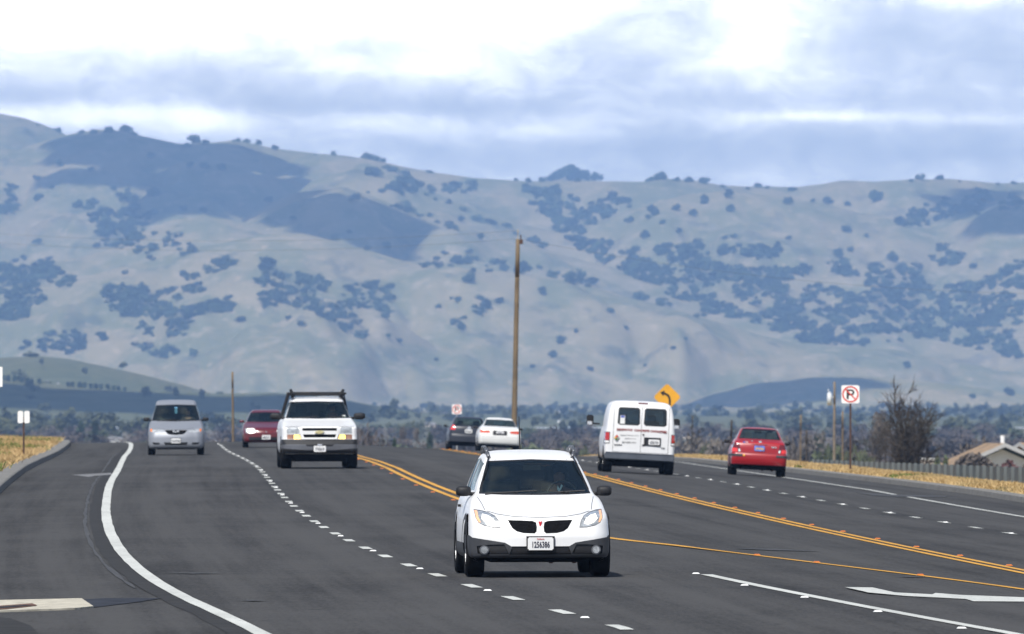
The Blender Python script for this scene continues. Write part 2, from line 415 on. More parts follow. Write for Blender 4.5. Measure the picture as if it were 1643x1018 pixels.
def leaf_mat(name, c, v=.35, sc=1.2, transl=.0):
    m = bpy.data.materials.new(name); m.use_nodes = True; k = NT(m.node_tree); b = k.n['Principled BSDF']
    p = k.add('ShaderNodeNewGeometry').outputs['Position']
    rnd = k.add('ShaderNodeObjectInfo').outputs['Random']
    f = k.ramp(k.noise(p, sc, 4, .7), .3, .7)
    q = k.mix(f, col4([x * (1 - v) for x in c]), col4([min(1, x * (1 + v)) for x in c]))
    hs = k.add('ShaderNodeHueSaturation'); k.l.new(q, hs.inputs['Color'])
    k.l.new(k.m('ADD', .8, k.m('MULTIPLY', rnd, .4)), hs.inputs['Value']); k.l.new(k.m('ADD', .48, k.m('MULTIPLY', rnd, .03)), hs.inputs['Hue'])
    k.l.new(hs.outputs[0], b.inputs['Base Color'])
    b.inputs['Roughness'].default_value = .9; b.inputs['Specular IOR Level'].default_value = .15
    return m
M = dict(
    ground=ground_mat(), asphalt=asphalt_mat(), white_line=paint_mat('white_road_paint', (.54, .55, .52), .50), yellow_line=paint_mat('yellow_road_paint', (.60, .31, .045), .52),
    worn_line=paint_mat('worn_road_paint', (.22, .22, .22), .40), hill=hill_mat(), kerb=concrete_mat('kerb_concrete', (.17, .165, .155)),
    slab=concrete_mat('slab_concrete', (.42, .39, .32)), rust=mat('rusty_iron', (.10, .045, .025), .85, vary=.5, vscale=9),
    faint_line=paint_mat('ground_off_paint', (.085, .085, .085), .35), scar=mat('scraped_asphalt', (.034, .034, .035), .9, spec=.1, vary=.2, vscale=2), old_tar=mat('dark_tar', (.018, .018, .02), .7, spec=.3, vary=.3, vscale=2), wet=mat('damp_asphalt', (.028, .031, .040), .85, spec=.12, vary=.4, vscale=3),
    amber=mat('amber_reflector', (.46, .13, .02), .35, emit=None), pale_marker=mat('white_ceramic', (.75, .75, .74), .35),
    straw=leaf_mat('dry_straw', (.44, .33, .155), .3, 2.0), blade=leaf_mat('green_blades', (.10, .15, .035), .3, 2.0),
    oak=leaf_mat('oak_leaves', (.040, .058, .028), .3, .15), oak_mass=leaf_mat('oak_wood', (.048, .066, .033), .55, .03),  # woodland leaves a little paler and more varied than the lone oaks
    bush=leaf_mat('bush_leaves', (.085, .098, .052), .35, .4), brown_twig=leaf_mat('brown_twigs', (.115, .098, .085), .3, .5),
    evergreen=leaf_mat('evergreen_leaves', (.045, .065, .042), .3, .4), bark=mat('bark', (.045, .036, .028), .9, vary=.4, vscale=3),
    pole_wood=mat('creosote_wood', (.15, .108, .062), .85, vary=.25, vscale=1.5, bump=.4, bscale=8), grey_wood=mat('weathered_pole_wood', (.17, .14, .11), .85, vary=.3, vscale=1.5),
    post_brown=mat('brown_post', (.060, .028, .018), .7, vary=.3, vscale=3), steel=mat('galvanised_steel', (.42, .43, .44), .5, metal=.6, vary=.15, vscale=5),
    sign_white=mat('white_sign_sheet', (.80, .80, .80), .45, vary=.06, vscale=3), sign_red=mat('red_sign_sheet', (.62, .045, .03), .45), sign_black=mat('black_sign_sheet', (.012, .012, .014), .5),
    sign_yellow=mat('yellow_sign_sheet', (.70, .34, .02), .45, vary=.06, vscale=4), fence=None, wall_white=mat('white_wall', (.72, .72, .70), .8, vary=.08, vscale=.6),
    wall_cream=mat('cream_wall', (.55, .48, .40), .8, vary=.1, vscale=.6), roof_tan=mat('tan_roof_tiles', (.24, .165, .10), .85, vary=.25, vscale=1.2, bump=.5, bscale=5), eave_shadow_green=mat('dark_green_eave_shadow', (.02, .035, .028), .6),
    grey_trim=mat('grey_fascia', (.42, .42, .42), .7), roof_grey=mat('grey_roof', (.30, .29, .29), .8, vary=.2, vscale=1), window_dark=mat('dark_window', (.02, .025, .03), .15),
    red_stuff=mat('red_leaves', (.09, .035, .03), .9), transformer=mat('transformer_grey', (.52, .55, .58), .5), wire=mat('wire', (.10, .10, .11), .5), cloud=mat('cloud_white', (.9, .9, .92), 1.0, spec=0),
)
# ------------------------------------------------------------------ ground sheet, road, hills, haze
def grid_mesh(name, Xf, ds, us, zf, m):
    """sheet over distance rows ds and lateral columns; Xf(u, d) gives X"""
    V = []; Fc = []
    Dg, Ug = np.meshgrid(ds, us, indexing='ij'); Xg = Xf(Ug, Dg); Zg = zf(Xg, Dg)
    V = np.stack([Xg.ravel(), Dg.ravel(), Zg.ravel()], 1)
    n = len(us)
    for i in range(len(ds) - 1):
        for j in range(n - 1):
            a = i * n + j; Fc.append((a, a + 1, a + n + 1, a + n))
    me = bpy.data.meshes.new(name); me.from_pydata(V.tolist(), [], Fc); me.update(); me.materials.append(m)
    me.polygons.foreach_set('use_smooth', [True] * len(me.polygons))
    at = me.attributes.new('across', 'FLOAT', 'POINT'); at.data.foreach_set('value', (Xg - XB(Dg)).ravel().astype(np.float32))
    return link(bpy.data.objects.new(name, me))
ds = np.concatenate([np.arange(-60, 90, 15), np.arange(90, 560, 2.5), np.arange(560, 800, 10), np.arange(800, 1600, 40), np.arange(1600, 4601, 150)])
inner = np.concatenate([np.arange(-60, -24, 3), np.arange(-24, -14, .35), np.arange(-14, 9.4, 1.3), np.arange(9.4, 19, .3), np.arange(19, 60, 2)])
def XfG(U, D):
    k = sstep(560, 1400, D)
    return XB(np.minimum(D, 620)) * (1 - k) + U
us = np.concatenate([[-2400, -1600, -1000, -600, -350, -220, -140, -95], inner, [62, 95, 140, 220, 350, 600, 1000, 1600, 2400]])
tag(grid_mesh('ground', XfG, ds, us, lz, M['ground']), kind='structure')
rd = np.concatenate([np.arange(-60, 100, 20), np.arange(100, 660, 2.5)])
ru = np.concatenate([[0], np.linspace(.02, .98, 30), [1]])
def XfR(U, D):
    return XB(D) + UL(D) + U * (UR(D) - UL(D))
tag(grid_mesh('road', XfR, rd, ru, gz, M['asphalt']), kind='structure')
Dh = np.concatenate([np.arange(4600, 9000, 50), np.arange(9000, 15400, 24), np.arange(15400, 18200, 100)])
th = np.concatenate([np.linspace(-.14, -.056, 20)[:-1], np.linspace(-.056, .056, 330), np.linspace(.056, .14, 20)[1:]])
tag(grid_mesh('hills', lambda U, D: U * D, Dh, th, hillz, M['hill']), kind='structure')

# kerbs: a concrete strip 0.15 m high that follows the road's edge
def kerb(name, side, d0, d1):
    V, Fc = [], []
    D = np.arange(d0, d1, 3.0)
    prof = [(-.03, -.02), (0, .0), (.02, .13), (.05, .15), (.42, .16), (.46, -.1)]
    for d in D:
        u = float(UL(d)) if side < 0 else float(UR(d))
        for (o, z) in prof:
            X = float(XB(d)) + u + side * o
            V.append((X, d, float(gz(X, d)) + z))
    n = len(prof)
    for i in range(len(D) - 1):
        for j in range(n - 1):
            a = i * n + j; q = (a, a + 1, a + n + 1, a + n); Fc.append(q if side > 0 else q[::-1])
    return tag(mesh_obj(name, V, Fc, M['kerb']), kind='structure')
kerb('kerb', -1, 120, 640); kerb('kerb', 1, 120, 640)

# ------------------------------------------------------------------ painted markings (sheets just above the asphalt)
def curve_from(pts, deg=3, d0=None, d1=None, u_space=True):
    P = [hit(x, y) for x, y in pts]
    D = np.array([p[1] for p in P]); X = np.array([p[0] for p in P])
    c = np.polyfit(D, X - XB(D), deg)
    lo, hi = D.min(), D.max()
    return (lambda d: XB(d) + np.polyval(c, np.clip(d, lo, hi))), lo, hi
def ribbon(name, fx, d0, d1, w, m, off=.008, step=2.5, dx=0.0, jag=0.0):
    D = np.arange(d0, d1 + step, step); D[-1] = d1 if D[-1] > d1 else D[-1]
    V, Fc = [], []
    for i, d in enumerate(D):
        x = float(fx(d)) + dx; x2 = float(fx(d + 1)) + dx
        j1, j2 = (R.uniform(-jag, jag), R.uniform(-jag, jag)) if jag else (0, 0)
        for s, jj in ((-1, j1), (1, j2)):
            X = x + s * w / 2 + jj; V.append((X, d, float(gz(X, d)) + off))
        if i: a = 2 * i; Fc.append((a - 2, a - 1, a + 1, a))
    return tag(mesh_obj(name, V, Fc, m), kind='structure')
def ribbon_join(name, segs, w, m, off=.008):
    V, Fc = [], []
    for fx, a, b in segs:
        k0 = len(V); n = 3
        for i in range(n):
            d = a + (b - a) * i / (n - 1); x = float(fx(d))
            for s in (-1, 1):
                X = x + s * w / 2; V.append((X, d, float(gz(X, d)) + off))
            if i: q = k0 + 2 * i; Fc.append((q - 2, q - 1, q + 1, q))
    return tag(mesh_obj(name, V, Fc, m), kind='structure')
def patch(name, pts, m, off=.009, kind='structure'):
    """a flat mark whose outline is given where it lies on the road"""
    P = [hit(x, y) for x, y in pts]
    P = [(a, b, float(gz(a, b)) + off) for a, b, _ in P]
    return tag(mesh_obj(name, P, [tuple(range(len(P)))], m), kind=kind)
fB = lambda d: XB(d)
ribbon('yellow_double_line', fB, 100, 600, .13, M['yellow_line'], dx=-.13, jag=.004)
ribbon('yellow_double_line', fB, 100, 600, .13, M['yellow_line'], dx=.13, jag=.004)
A_pts = [(1643, 939), (1547.6, 928.8), (1361, 906.6), (1171, 890), (978.5, 874), (745, 801), (715, 790), (650, 762), (600, 740), (575, 734)]
_PA = sorted([hit(x, y)[:2] for x, y in A_pts], key=lambda p: p[1])
_ad = np.array([p[1] for p in _PA]); _ax = np.array([p[0] for p in _PA])
_au = np.interp(np.arange(120, 480, 4.), _ad, _ax - XB(_ad))
_ker = np.ones(9) / 9; _au = np.convolve(np.pad(_au, 4, mode='edge'), _ker, 'valid')
fA = lambda d: float(XB(d)) + float(np.interp(d, np.arange(120, 480, 4.), _au))
ribbon('yellow_line', fA, 112, 205, .15, M['yellow_line'], jag=.004)
ribbon('yellow_double_line', fA, 205, 470, .12, M['yellow_line'], dx=-.13, jag=.004)
ribbon('yellow_double_line', fA, 205, 470, .12, M['yellow_line'], dx=.13, jag=.004)
L_pts = [(1000, 1008), (903, 983), (820, 961), (755, 940), (697, 922), (650, 907), (608, 891), (578, 880), (555, 864), (530, 852.5), (510, 841), (495, 831), (482, 821), (472, 812), (460, 802), (445, 782), (430, 765), (415, 757), (400, 744), (380, 730), (355, 716)]
fL, l0, l1 = curve_from(L_pts, 4)
ribbon_join('lane_dashes', [(fL, d - 1.07, d + 1.07) for d in [hit(903, 983)[1] + 7.32 * k for k in range(-3, 46)]], .135, M['white_line'])
R_pts = [(1622.5, 858.6), (1556, 847), (1505.7, 836), (1459, 827.4), (1416.7, 820), (1376, 814), (1337, 808), (1302, 801), (1269.5, 795), (1239.5, 790), (1211, 784), (1184, 778.6), (1158, 774), (1134.7, 770), (1111, 765), (1087.6, 762)]
fR, r0_, r1_ = curve_from(R_pts, 2)
ribbon_join('lane_dashes', [(fR, d - 1.07, d + 1.07) for d in [hit(1556, 847)[1] + 7.32 * k for k in range(-6, 42)]], .135, M['white_line'])
E_pts = [(1643, 825), (1496, 807.7), (1368, 787.6), (1265, 765), (1154, 751), (1085.5, 742)]
fE, e0, e1 = curve_from(E_pts, 2)
ribbon('edge_line', fE, 100, 560, .16, M['white_line'], jag=.004)
S_pts = [(210, 717.5), (200, 732), (190, 755), (177, 775), (172, 800), (170, 825), (175, 850), (187, 875), (205, 900), (230, 920), (260, 942), (300, 965), (345, 985), (390, 1002), (440, 1017)]
_PS = sorted([hit(x, y)[:2] for x, y in S_pts], key=lambda p: p[1])
_sd = np.array([p[1] for p in _PS]); _sx = np.array([p[0] for p in _PS])
_g = np.arange(90, 520, 4.); _cs = np.polyfit(_sd, _sx - XB(_sd), 5)
_su = np.interp(_g, _sd, _sx - XB(_sd)); _su = np.convolve(np.pad(_su, 3, mode='edge'), np.ones(7) / 7, 'valid')
fS = lambda d: float(XB(d)) + float(np.interp(d, _g, _su))
ribbon('bike_lane_line', fS, 96, 520, .16, M['white_line'], off=.010, jag=.005)
ribbon('old_line_scar', fS, 110, 420, .22, M['scar'], off=.004, dx=-.18, jag=.02)
ribbon('ground_off_line', fS, 135, 380, .05, M['faint_line'], off=.006, dx=-.36, jag=.02)
T_pts = [(1135, 923), (1197, 937.4), (1291, 955), (1410.7, 979), (1539, 1002), (1642, 1021.7)]
fT, t0_, t1_ = curve_from(T_pts, 2)
ribbon('turn_lane_line', fT, 96, t1_, .14, M['white_line'], jag=.003)
patch('turn_arrow', [(1355.6, 943.8), (1400, 944.3), (1436, 952.3), (1496, 955.4), (1501, 953.2), (1539, 956.2), (1700, 962), (1700, 967), (1562, 966.6), (1549.6, 962.7), (1453, 958), (1393, 952.3)], M['white_line'])
patch('bike_arrow', [(114, 762.8), (178, 759.6), (181, 762.3), (152, 764.6), (142, 766.4), (131, 764.8)], M['worn_line'])
patch('bike_arrow', [(1372, 791.2), (1440, 794.5), (1520, 796.6), (1516, 798.4), (1440, 798), (1400, 795.5)], M['faint_line'])
for q in ([(264, 921), (310, 920.4), (362, 921.3), (310, 922.2)], [(383, 965), (405, 964.2), (432, 965.2), (405, 966)], [(1170, 881), (1240, 882), (1320, 886), (1240, 884.5)], [(1430, 926), (1470, 926.5), (1500, 928), (1460, 927.6)]):
    patch('scuff_mark', q, M['faint_line'])
# concrete collar, rusty lid and damp patch in the near left corner
sl = [(-30, 966.5), (131, 963.2), (150, 976), (120, 979), (-30, 984.5)]
P = [hit(x, y) for x, y in sl]
bm = bmesh.new()
top = [bm.verts.new((a, b, float(gz(a, b)) + .02)) for a, b, _ in P]; bot = [bm.verts.new((a, b, float(gz(a, b)) - .05)) for a, b, _ in P]
bm.faces.new(top)
for i in range(len(P)): j = (i + 1) % len(P); bm.faces.new((top[i], bot[i], bot[j], top[j]))
slab = bm_obj('drain_collar', bm, M['slab'])
tag(slab, 'pale concrete slab set in the asphalt with a rusty drain slot, near corner', 'drain')
P = [hit(x, y) for x, y in [(-20, 977.5), (52, 972.6), (60, 975.6), (10, 981.5), (-20, 982.5)]]
mesh_obj('grate', [(a, b, float(gz(a, b)) + .026) for a, b, _ in P], [tuple(range(len(P)))], M['rust'], slab)
P = [hit(x, y) for x, y in [(-20, 979.6), (40, 975.3), (52, 976.2), (5, 980.6)]]
mesh_obj('slot', [(a, b, float(gz(a, b)) + .030) for a, b, _ in P], [tuple(range(len(P)))], M['old_tar'], slab)
patch('damp_patch', [(133, 963.5), (170, 961), (215, 960.5), (262, 961), (222, 967), (185, 972), (150, 976)], M['wet'], off=.006)
patch('tar_stain', [(-20, 990), (16, 993), (48, 1004), (60, 1016), (70, 1030), (-20, 1030)], M['scar'], off=.005)

# raised pavement markers
def marker_mesh(name, m, sx=.10, sy=.10, sz=.018):
    bm = bmesh.new(); box(bm, (0, 0, sz / 2), (sx, sy, sz), taper=.62)
    o = bm_obj(name, bm, m); return o
amb = marker_mesh('raised_marker', M['amber'], .10, .10, .018)
wht = marker_mesh('raised_marker', M['pale_marker'], .095, .095, .014)
first = {}
def place_marker(src, X, d, label, group):
    o = src if src.name not in first else src.copy()
    if src.name in first: COL.objects.link(o)
    first[src.name] = 1
    o.location = (X, d, float(gz(X, d)) + .008)
    tag(o, label, 'road marker', group)
g1_ = hit(1594.7, 902)[1]
for i in range(38):
    d = g1_ - 4 + 8.6 * i
    place_marker(amb, float(XB(d)) + .27, d, 'amber raised reflector along the long yellow double line beside the right lanes', 'amber reflectors on the right double line')
for (x, y) in [(1172, 890), (1361, 906.5), (1547, 928)]:
    X, d, z = hit(x, y); place_marker(amb, fA(d), d, 'amber raised reflector on the single yellow line of the turn pocket', 'amber reflectors on the single yellow line')
for i in range(16):
    d = 225 + 14.64 * i
    place_marker(amb, fA(d) - .3, d, 'amber raised reflector beside the yellow double line left of the white hatchback', 'amber reflectors on the left double line')
for i in range(24):
    d = hit(947, 993)[1] + 14.64 * i
    place_marker(wht, float(fL(d)), d, 'white raised marker between dashes of the lane line left of the white hatchback', 'white markers in the left lane line')
for i in range(20):
    d = hit(1531, 840)[1] - 29.28 + 14.64 * i
    place_marker(wht, float(fR(d)), d, 'white raised marker between dashes of the lane line under the red sedan side', 'white markers in the right lane line')
for (x, y) in [(1194.6, 941), (1291, 960.5), (1408.5, 983), (1543, 1010), (1116.7, 922)]:
    X, d, z = hit(x, y); place_marker(wht, X, d, 'white raised marker along the solid white turn lane line', 'white markers by the turn lane line')

# ------------------------------------------------------------------ dry grass on the verges
def grass(name, m, n, side, seed, lo, hi, hmin, hmax, thr, inv=False):
    r = np.random.RandomState(seed)
    d = lo + (hi - lo) * r.rand(n) ** .9
    e = r.rand(n) * (5.5 if side < 0 else 1.75) + (.45 if side < 0 else .62)
    u = np.where(side < 0, UL(d) - e, UR(d) + e)
    X = XB(d) + u
    keep = vnoise(X / 1.6 + 50, d / 9, 31)
    k = (keep > thr) if not inv else (keep < thr)
    X, d = X[k], d[k]; z = lz(X, d) - .01
    V, Fc = [], []
    for i in range(len(X)):
        for b in range(4):
            a = r.rand() * 6.28; ox, oy = r.randn(2) * .07; h_ = hmin + (hmax - hmin) * r.rand(); w_ = .012 + .016 * r.rand()
            lx, ly = r.randn(2) * .6 * h_
            x, y = X[i] + ox, d[i] + oy; c, s_ = math.cos(a) * w_, math.sin(a) * w_
            q = len(V); V += [(x - c, y - s_, z[i]), (x + c, y + s_, z[i]), (x + lx, y + ly, z[i] + h_)]; Fc.append((q, q + 1, q + 2))
    me = bpy.data.meshes.new(name); me.from_pydata(V, [], Fc); me.update(); me.materials.append(m)
    return tag(link(bpy.data.objects.new(name, me)), kind='stuff')
tag(grass('dry_grass', M['straw'], 15000, -1, 1, 215, 480, .06, .22, .30), 'straw coloured dry grass on the left verge behind the kerb', 'grass')
tag(grass('green_grass', M['blade'], 9000, -1, 2, 215, 480, .08, .26, .36, True), 'green grass tufts among the straw on the left verge', 'grass')
tag(grass('dry_grass', M['straw'], 20000, 1, 3, 235, 560, .04, .13, .24), 'golden dry grass along the right verge below the board fence', 'grass')
tag(grass('green_grass', M['blade'], 5000, 1, 4, 300, 560, .04, .14, .22, True), 'green grass tufts along the right verge', 'grass')

# ------------------------------------------------------------------ trees and bushes
def crown_mesh(name, seed, n, leaf, rx, ry, rz, m, zc, lump=.35, core=True):
    """leaf clumps scattered through lobes of a crown"""
    r = random.Random(seed); V, Fc = [], []
    lobes = [(r.uniform(-.55, .55) * rx, r.uniform(-.55, .55) * ry, zc + r.uniform(-.45, .5) * rz, r.uniform(.38, .62)) for _ in range(9)]
    for i in range(n):
        lx, ly, lz_, lr = lobes[i % 9]
        v = Vector((r.gauss(0, 1), r.gauss(0, 1), r.gauss(0, 1))).normalized() * (r.random() ** .45)
        c = Vector((lx + v.x * rx * lr, ly + v.y * ry * lr, lz_ + v.z * rz * lr))
        a = Vector((r.gauss(0, 1), r.gauss(0, 1), r.gauss(0, 1))).normalized(); b = a.orthogonal().normalized(); k = leaf * r.uniform(.5, 1.5)
        a = a * k; b = b * k * r.uniform(.5, 1)
        q = len(V); V += [c - a, c + b * .8, c + a, c - b]; Fc.append((q, q + 1, q + 2, q + 3))
    me = bpy.data.meshes.new(name); me.from_pydata([tuple(v) for v in V], [], Fc); me.update(); me.materials.append(m)
    return me
def trunk_mesh(name, h_, r_, seed, m=None):
    r = random.Random(seed); bm = bmesh.new(); top = Vector((r.uniform(-.1, .1) * h_, 0, h_))
    tube(bm, (0, 0, -.06 * h_), top * .55, r_, r_ * .7, 7)
    for k in range(4):
        a = k * 1.6 + r.random(); tube(bm, top * .5, top * .75 + Vector((math.cos(a), math.sin(a), .6)) * h_ * .35, r_ * .55, r_ * .2, 5)
    me = bpy.data.meshes.new(name); bm.to_mesh(me); bm.free(); me.materials.append(m or M['bark']); return me
oaks = [(crown_mesh('crown', 40 + i, 420, .085, .5, .5, [.36, .30, .42, .34][i], M['oak'], .48), trunk_mesh('trunk', .45, .035, i)) for i in range(4)]
KINDSET = dict(
    evergreen=[(crown_mesh('crown', 60 + i, 500, .07, .33, .33, .46, M['evergreen'], .52), trunk_mesh('trunk', .4, .03, 9 + i)) for i in range(2)],
    bush=[(crown_mesh('crown', 70 + i, 460, .07, .5, .5, .42, M['bush'], .40), trunk_mesh('trunk', .3, .02, 19 + i)) for i in range(3)],
    brown=[(crown_mesh('crown', 80 + i, 620, .045, .5, .5, .48, M['brown_twig'], .45), trunk_mesh('trunk', .4, .02, 29 + i)) for i in range(3)],
)
def plant(name, label, cat, group, meshes, loc, size, rot=None, parts=True, sq=1.0):
    """one tree: an Empty at its foot with trunk and crown; tiny far ones are the crown alone"""
    cm, tm = meshes
    if parts:
        o = empty(name, loc); o.rotation_euler = (0, 0, R.random() * 6.28 if rot is None else rot); o.scale = (size, size, size * sq)
        link(bpy.data.objects.new('trunk', tm), o); link(bpy.data.objects.new('crown', cm), o)
    else:
        o = link(bpy.data.objects.new(name, cm)); o.location = loc; o.rotation_euler = (0, 0, R.random() * 6.28); o.scale = (size, size, size * sq)
    return tag(o, label, cat, group)

# oak woodland in the folds of the hills: outlines of the woods in the photograph, laid on the slopes
WOODS = [
 ([(864, 293), (882, 284), (902, 273), (920, 268), (940, 277), (958, 288), (962, 293)], 1.6),
 ([(0, 420), (85, 418), (88, 438), (125, 443), (108, 470), (70, 482), (42, 512), (0, 522)], .95),
 ([(165, 465), (230, 460), (240, 480), (280, 470), (300, 500), (370, 480), (376, 502), (320, 515), (290, 548), (250, 548), (200, 520), (170, 495)], .95),
 ([(130, 340), (150, 322), (210, 318), (252, 345), (210, 398), (170, 402), (148, 365)], .6),
 ([(290, 440), (375, 415), (380, 428), (320, 452), (332, 478), (280, 470)], .8),
 ([(405, 440), (500, 443), (540, 460), (600, 455), (630, 480), (635, 515), (560, 510), (605, 548), (560, 542), (500, 500), (420, 495)], .6),
 ([(725, 522), (758, 503), (765, 483), (788, 485), (780, 505), (762, 532), (725, 537)], .9),
 ([(840, 305), (900, 305), (925, 325), (902, 350), (898, 362), (868, 345), (850, 325)], .9),
 ([(920, 330), (990, 320), (1022, 330), (960, 357), (930, 382), (880, 372), (905, 350)], .7),
 ([(900, 385), (960, 388), (1040, 408), (1095, 398), (1130, 393), (1230, 403), (1262, 435), (1300, 440), (1290, 460), (1380, 472), (1400, 425), (1480, 430), (1480, 460), (1530, 462), (1590, 450), (1643, 415), (1643, 582), (1560, 560), (1480, 545), (1420, 556), (1300, 556), (1200, 518), (1100, 497), (1050, 462), (1000, 442), (930, 402)], .72),
 ([(1320, 425), (1350, 418), (1376, 445), (1355, 448), (1325, 440)], .95),
 ([(1490, 415), (1510, 403), (1545, 413), (1542, 426), (1495, 430)], .95),
 ([(1420, 362), (1480, 338), (1500, 325), (1560, 305), (1643, 318), (1643, 338), (1540, 350), (1480, 366)], .45),
 ([(190, 385), (240, 373), (320, 383), (322, 405), (270, 420), (230, 420)], .35),
 ([(600, 290), (640, 283), (690, 298), (660, 317), (612, 312)], .8), ([(710, 300), (770, 293), (758, 315), (716, 312)], .7),
 ([(610, 265), (640, 275), (700, 312), (760, 345), (830, 372), (880, 395), (875, 402), (800, 372), (730, 345), (640, 290)], .4),
 ([(880, 438), (960, 455), (1060, 485), (1160, 520), (1160, 528), (1050, 490), (930, 458), (880, 446)], .5),
 ([(550, 300), (650, 330), (740, 368), (735, 375), (640, 340), (550, 306)], .4),
 ([(60, 545), (125, 543), (142, 556), (120, 570), (60, 566)], .5), ([(205, 555), (260, 560), (300, 566), (330, 575), (260, 578)], .4),
 ([(700, 410), (740, 405), (780, 415), (900, 435), (760, 440)], .3),
 ([(630, 420), (700, 412), (760, 425), (700, 436)], .25),
 ([(0, 300), (24, 298), (26, 345), (0, 348)], .6),
]
rw = random.Random(11); wv, wf = [], []
ov = [np.array([v.co[:] for v in cm.vertices]) for cm, _ in oaks]
thin = [(v.reshape(-1, 4, 3)[::2]).reshape(-1, 3) for v in ov]
nv = 0; VV = []; count = 0
for poly, dens in WOODS:
    xs = [p[0] for p in poly]; ys = [p[1] for p in poly]
    y = min(ys)
    while y < max(ys):
        x = min(xs)
        while x < max(xs):
            px, py = x + rw.uniform(-5, 5), y + rw.uniform(-3, 3)
            nn_ = float(fbm(px / 26., py / 13., 77, 3))
            if in_poly(px, py, poly) and (nn_ > .40 or dens > 1) and rw.random() < dens * (.25 + 1.3 * nn_):
                X, D, z, ok = hit_hill(px, py)
                if ok:
                    s = rw.choice((rw.uniform(5, 9), rw.uniform(8, 15))) * D / 12500.; a = rw.random() * 6.28; ca, sa = math.cos(a), math.sin(a)
                    v = thin[count % 4] * s; v = np.stack([v[:, 0] * ca - v[:, 1] * sa + X, v[:, 0] * sa + v[:, 1] * ca + D, v[:, 2] * .95 + z - .25 * s], 1)
                    VV.append(v); count += 1
            x += 6
        y += 4
print('wood trees', count)
V = np.concatenate(VV); Fq = np.arange(len(V)).reshape(-1, 4)
me = bpy.data.meshes.new('oak_woodland'); me.vertices.add(len(V)); me.vertices.foreach_set('co', V.ravel())
me.loops.add(len(V)); me.loops.foreach_set('vertex_index', Fq.ravel().astype(np.int32)); me.polygons.add(len(Fq))
me.polygons.foreach_set('loop_start', (np.arange(len(Fq)) * 4).astype(np.int32)); me.polygons.foreach_set('loop_total', np.full(len(Fq), 4, np.int32))
me.update(); me.validate(); me.materials.append(M['oak_mass'])
tag(link(bpy.data.objects.new('oak_woodland', me)), 'masses of dark oak woodland filling the folds of the far hills', 'woodland', kind='stuff')

OAKS = [(95, 265, 16), (145, 272, 14), (60, 287, 14), (14, 305, 16), (62, 318, 18), (182, 302, 12), (205, 305, 10), (246, 308, 24), (242, 252, 14), (240, 222, 0),
 (83, 303, 10), (125, 330, 20), (293, 338, 14), (326, 340, 14), (430, 322, 16), (470, 352, 12), (305, 268, 14), (330, 270, 18), (356, 270, 16), (430, 425, 36), (412, 450, 14),
 (60, 390, 16), (245, 400, 14), (308, 400, 18), (385, 513, 18), (163, 540, 22), (45, 552, 16), (35, 562, 12), (118, 558, 18), (282, 570, 18), (310, 570, 14), (485, 521, 16), (462, 513, 12),
 (640, 548, 14), (622, 540, 12), (732, 418, 24), (752, 448, 26), (797, 421, 14), (838, 432, 30), (920, 447, 36), (952, 452, 20), (620, 398, 18), (590, 398, 14), (560, 465, 22), (625, 458, 18), (588, 460, 18),
 (725, 480, 8), (703, 498, 12), (735, 482, 14), (800, 485, 16), (780, 495, 22), (870, 475, 16), (900, 550, 18), (886, 571, 18), (948, 594, 12), (980, 500, 14), (1035, 590, 8), (855, 588, 10), (925, 535, 10), (1005, 528, 10), (1080, 560, 10), (1100, 545, 8),
 (600, 275, 30), (568, 318, 20), (632, 300, 28), (660, 305, 22), (655, 338, 18), (1010, 356, 16), (1048, 340, 24), (1085, 333, 18), (1063, 358, 12), (1040, 348, 12), (1090, 375, 14), (1035, 378, 18), (1060, 412, 20), (1112, 345, 16), (1172, 337, 16),
 (1130, 317, 16), (1130, 325, 14), (1170, 312, 20), (1265, 322, 20), (1328, 321, 20), (1304, 322, 10), (1405, 320, 24), (1360, 330, 12), (1360, 368, 20), (1480, 345, 22), (1580, 315, 22), (1265, 382, 12), (1248, 395, 14), (1178, 382, 12), (1163, 386, 10),
 (1345, 410, 20), (1365, 405, 12), (1432, 415, 22), (1455, 587, 16), (1560, 426, 16), (1250, 402, 14), (1112, 408, 24), (1160, 408, 22), (1200, 410, 26), (1240, 410, 20), (1620, 630, 20), (1560, 636, 14), (1290, 432, 18),
 (580, 672, 22), (620, 660, 26), (545, 672, 16), (700, 580, 10), (610, 620, 0), (505, 595, 0), (770, 380, 16), (740, 352, 14), (690, 345, 12), (1390, 380, 10), (560, 372, 12), (100, 440, 14), (1440, 470, 16), (200, 438, 12), (155, 395, 14)]
SKYL = [(93, 210, 16), (60, 200, 8), (150, 213, 20), (175, 210, 24), (203, 208, 30), (215, 214, 18), (312, 226, 30), (330, 228, 20), (300, 234, 16), (380, 224, 18), (396, 223, 18), (415, 226, 18), (441, 238, 16), (505, 246, 8), (535, 247, 14),
 (590, 250, 26), (605, 251, 22), (615, 256, 16), (690, 276, 16), (828, 286, 10), (848, 290, 16), (1045, 288, 22), (1060, 286, 26), (1085, 289, 16), (1105, 289, 22), (1130, 292, 24), (1160, 299, 14), (1217, 298, 18), (1230, 300, 12), (1272, 304, 20), (1200, 302, 10), (1462, 289, 14), (1475, 286, 22), (1507, 286, 18), (1602, 294, 10), (1627, 293, 14), (1540, 291, 8), (130, 212, 16), (30, 190, 6), (900, 280, 0)]
side_words = ['far left', 'left', 'centre left', 'centre', 'centre right', 'right', 'far right']
def where(x): return side_words[min(6, int(x / 235.))]
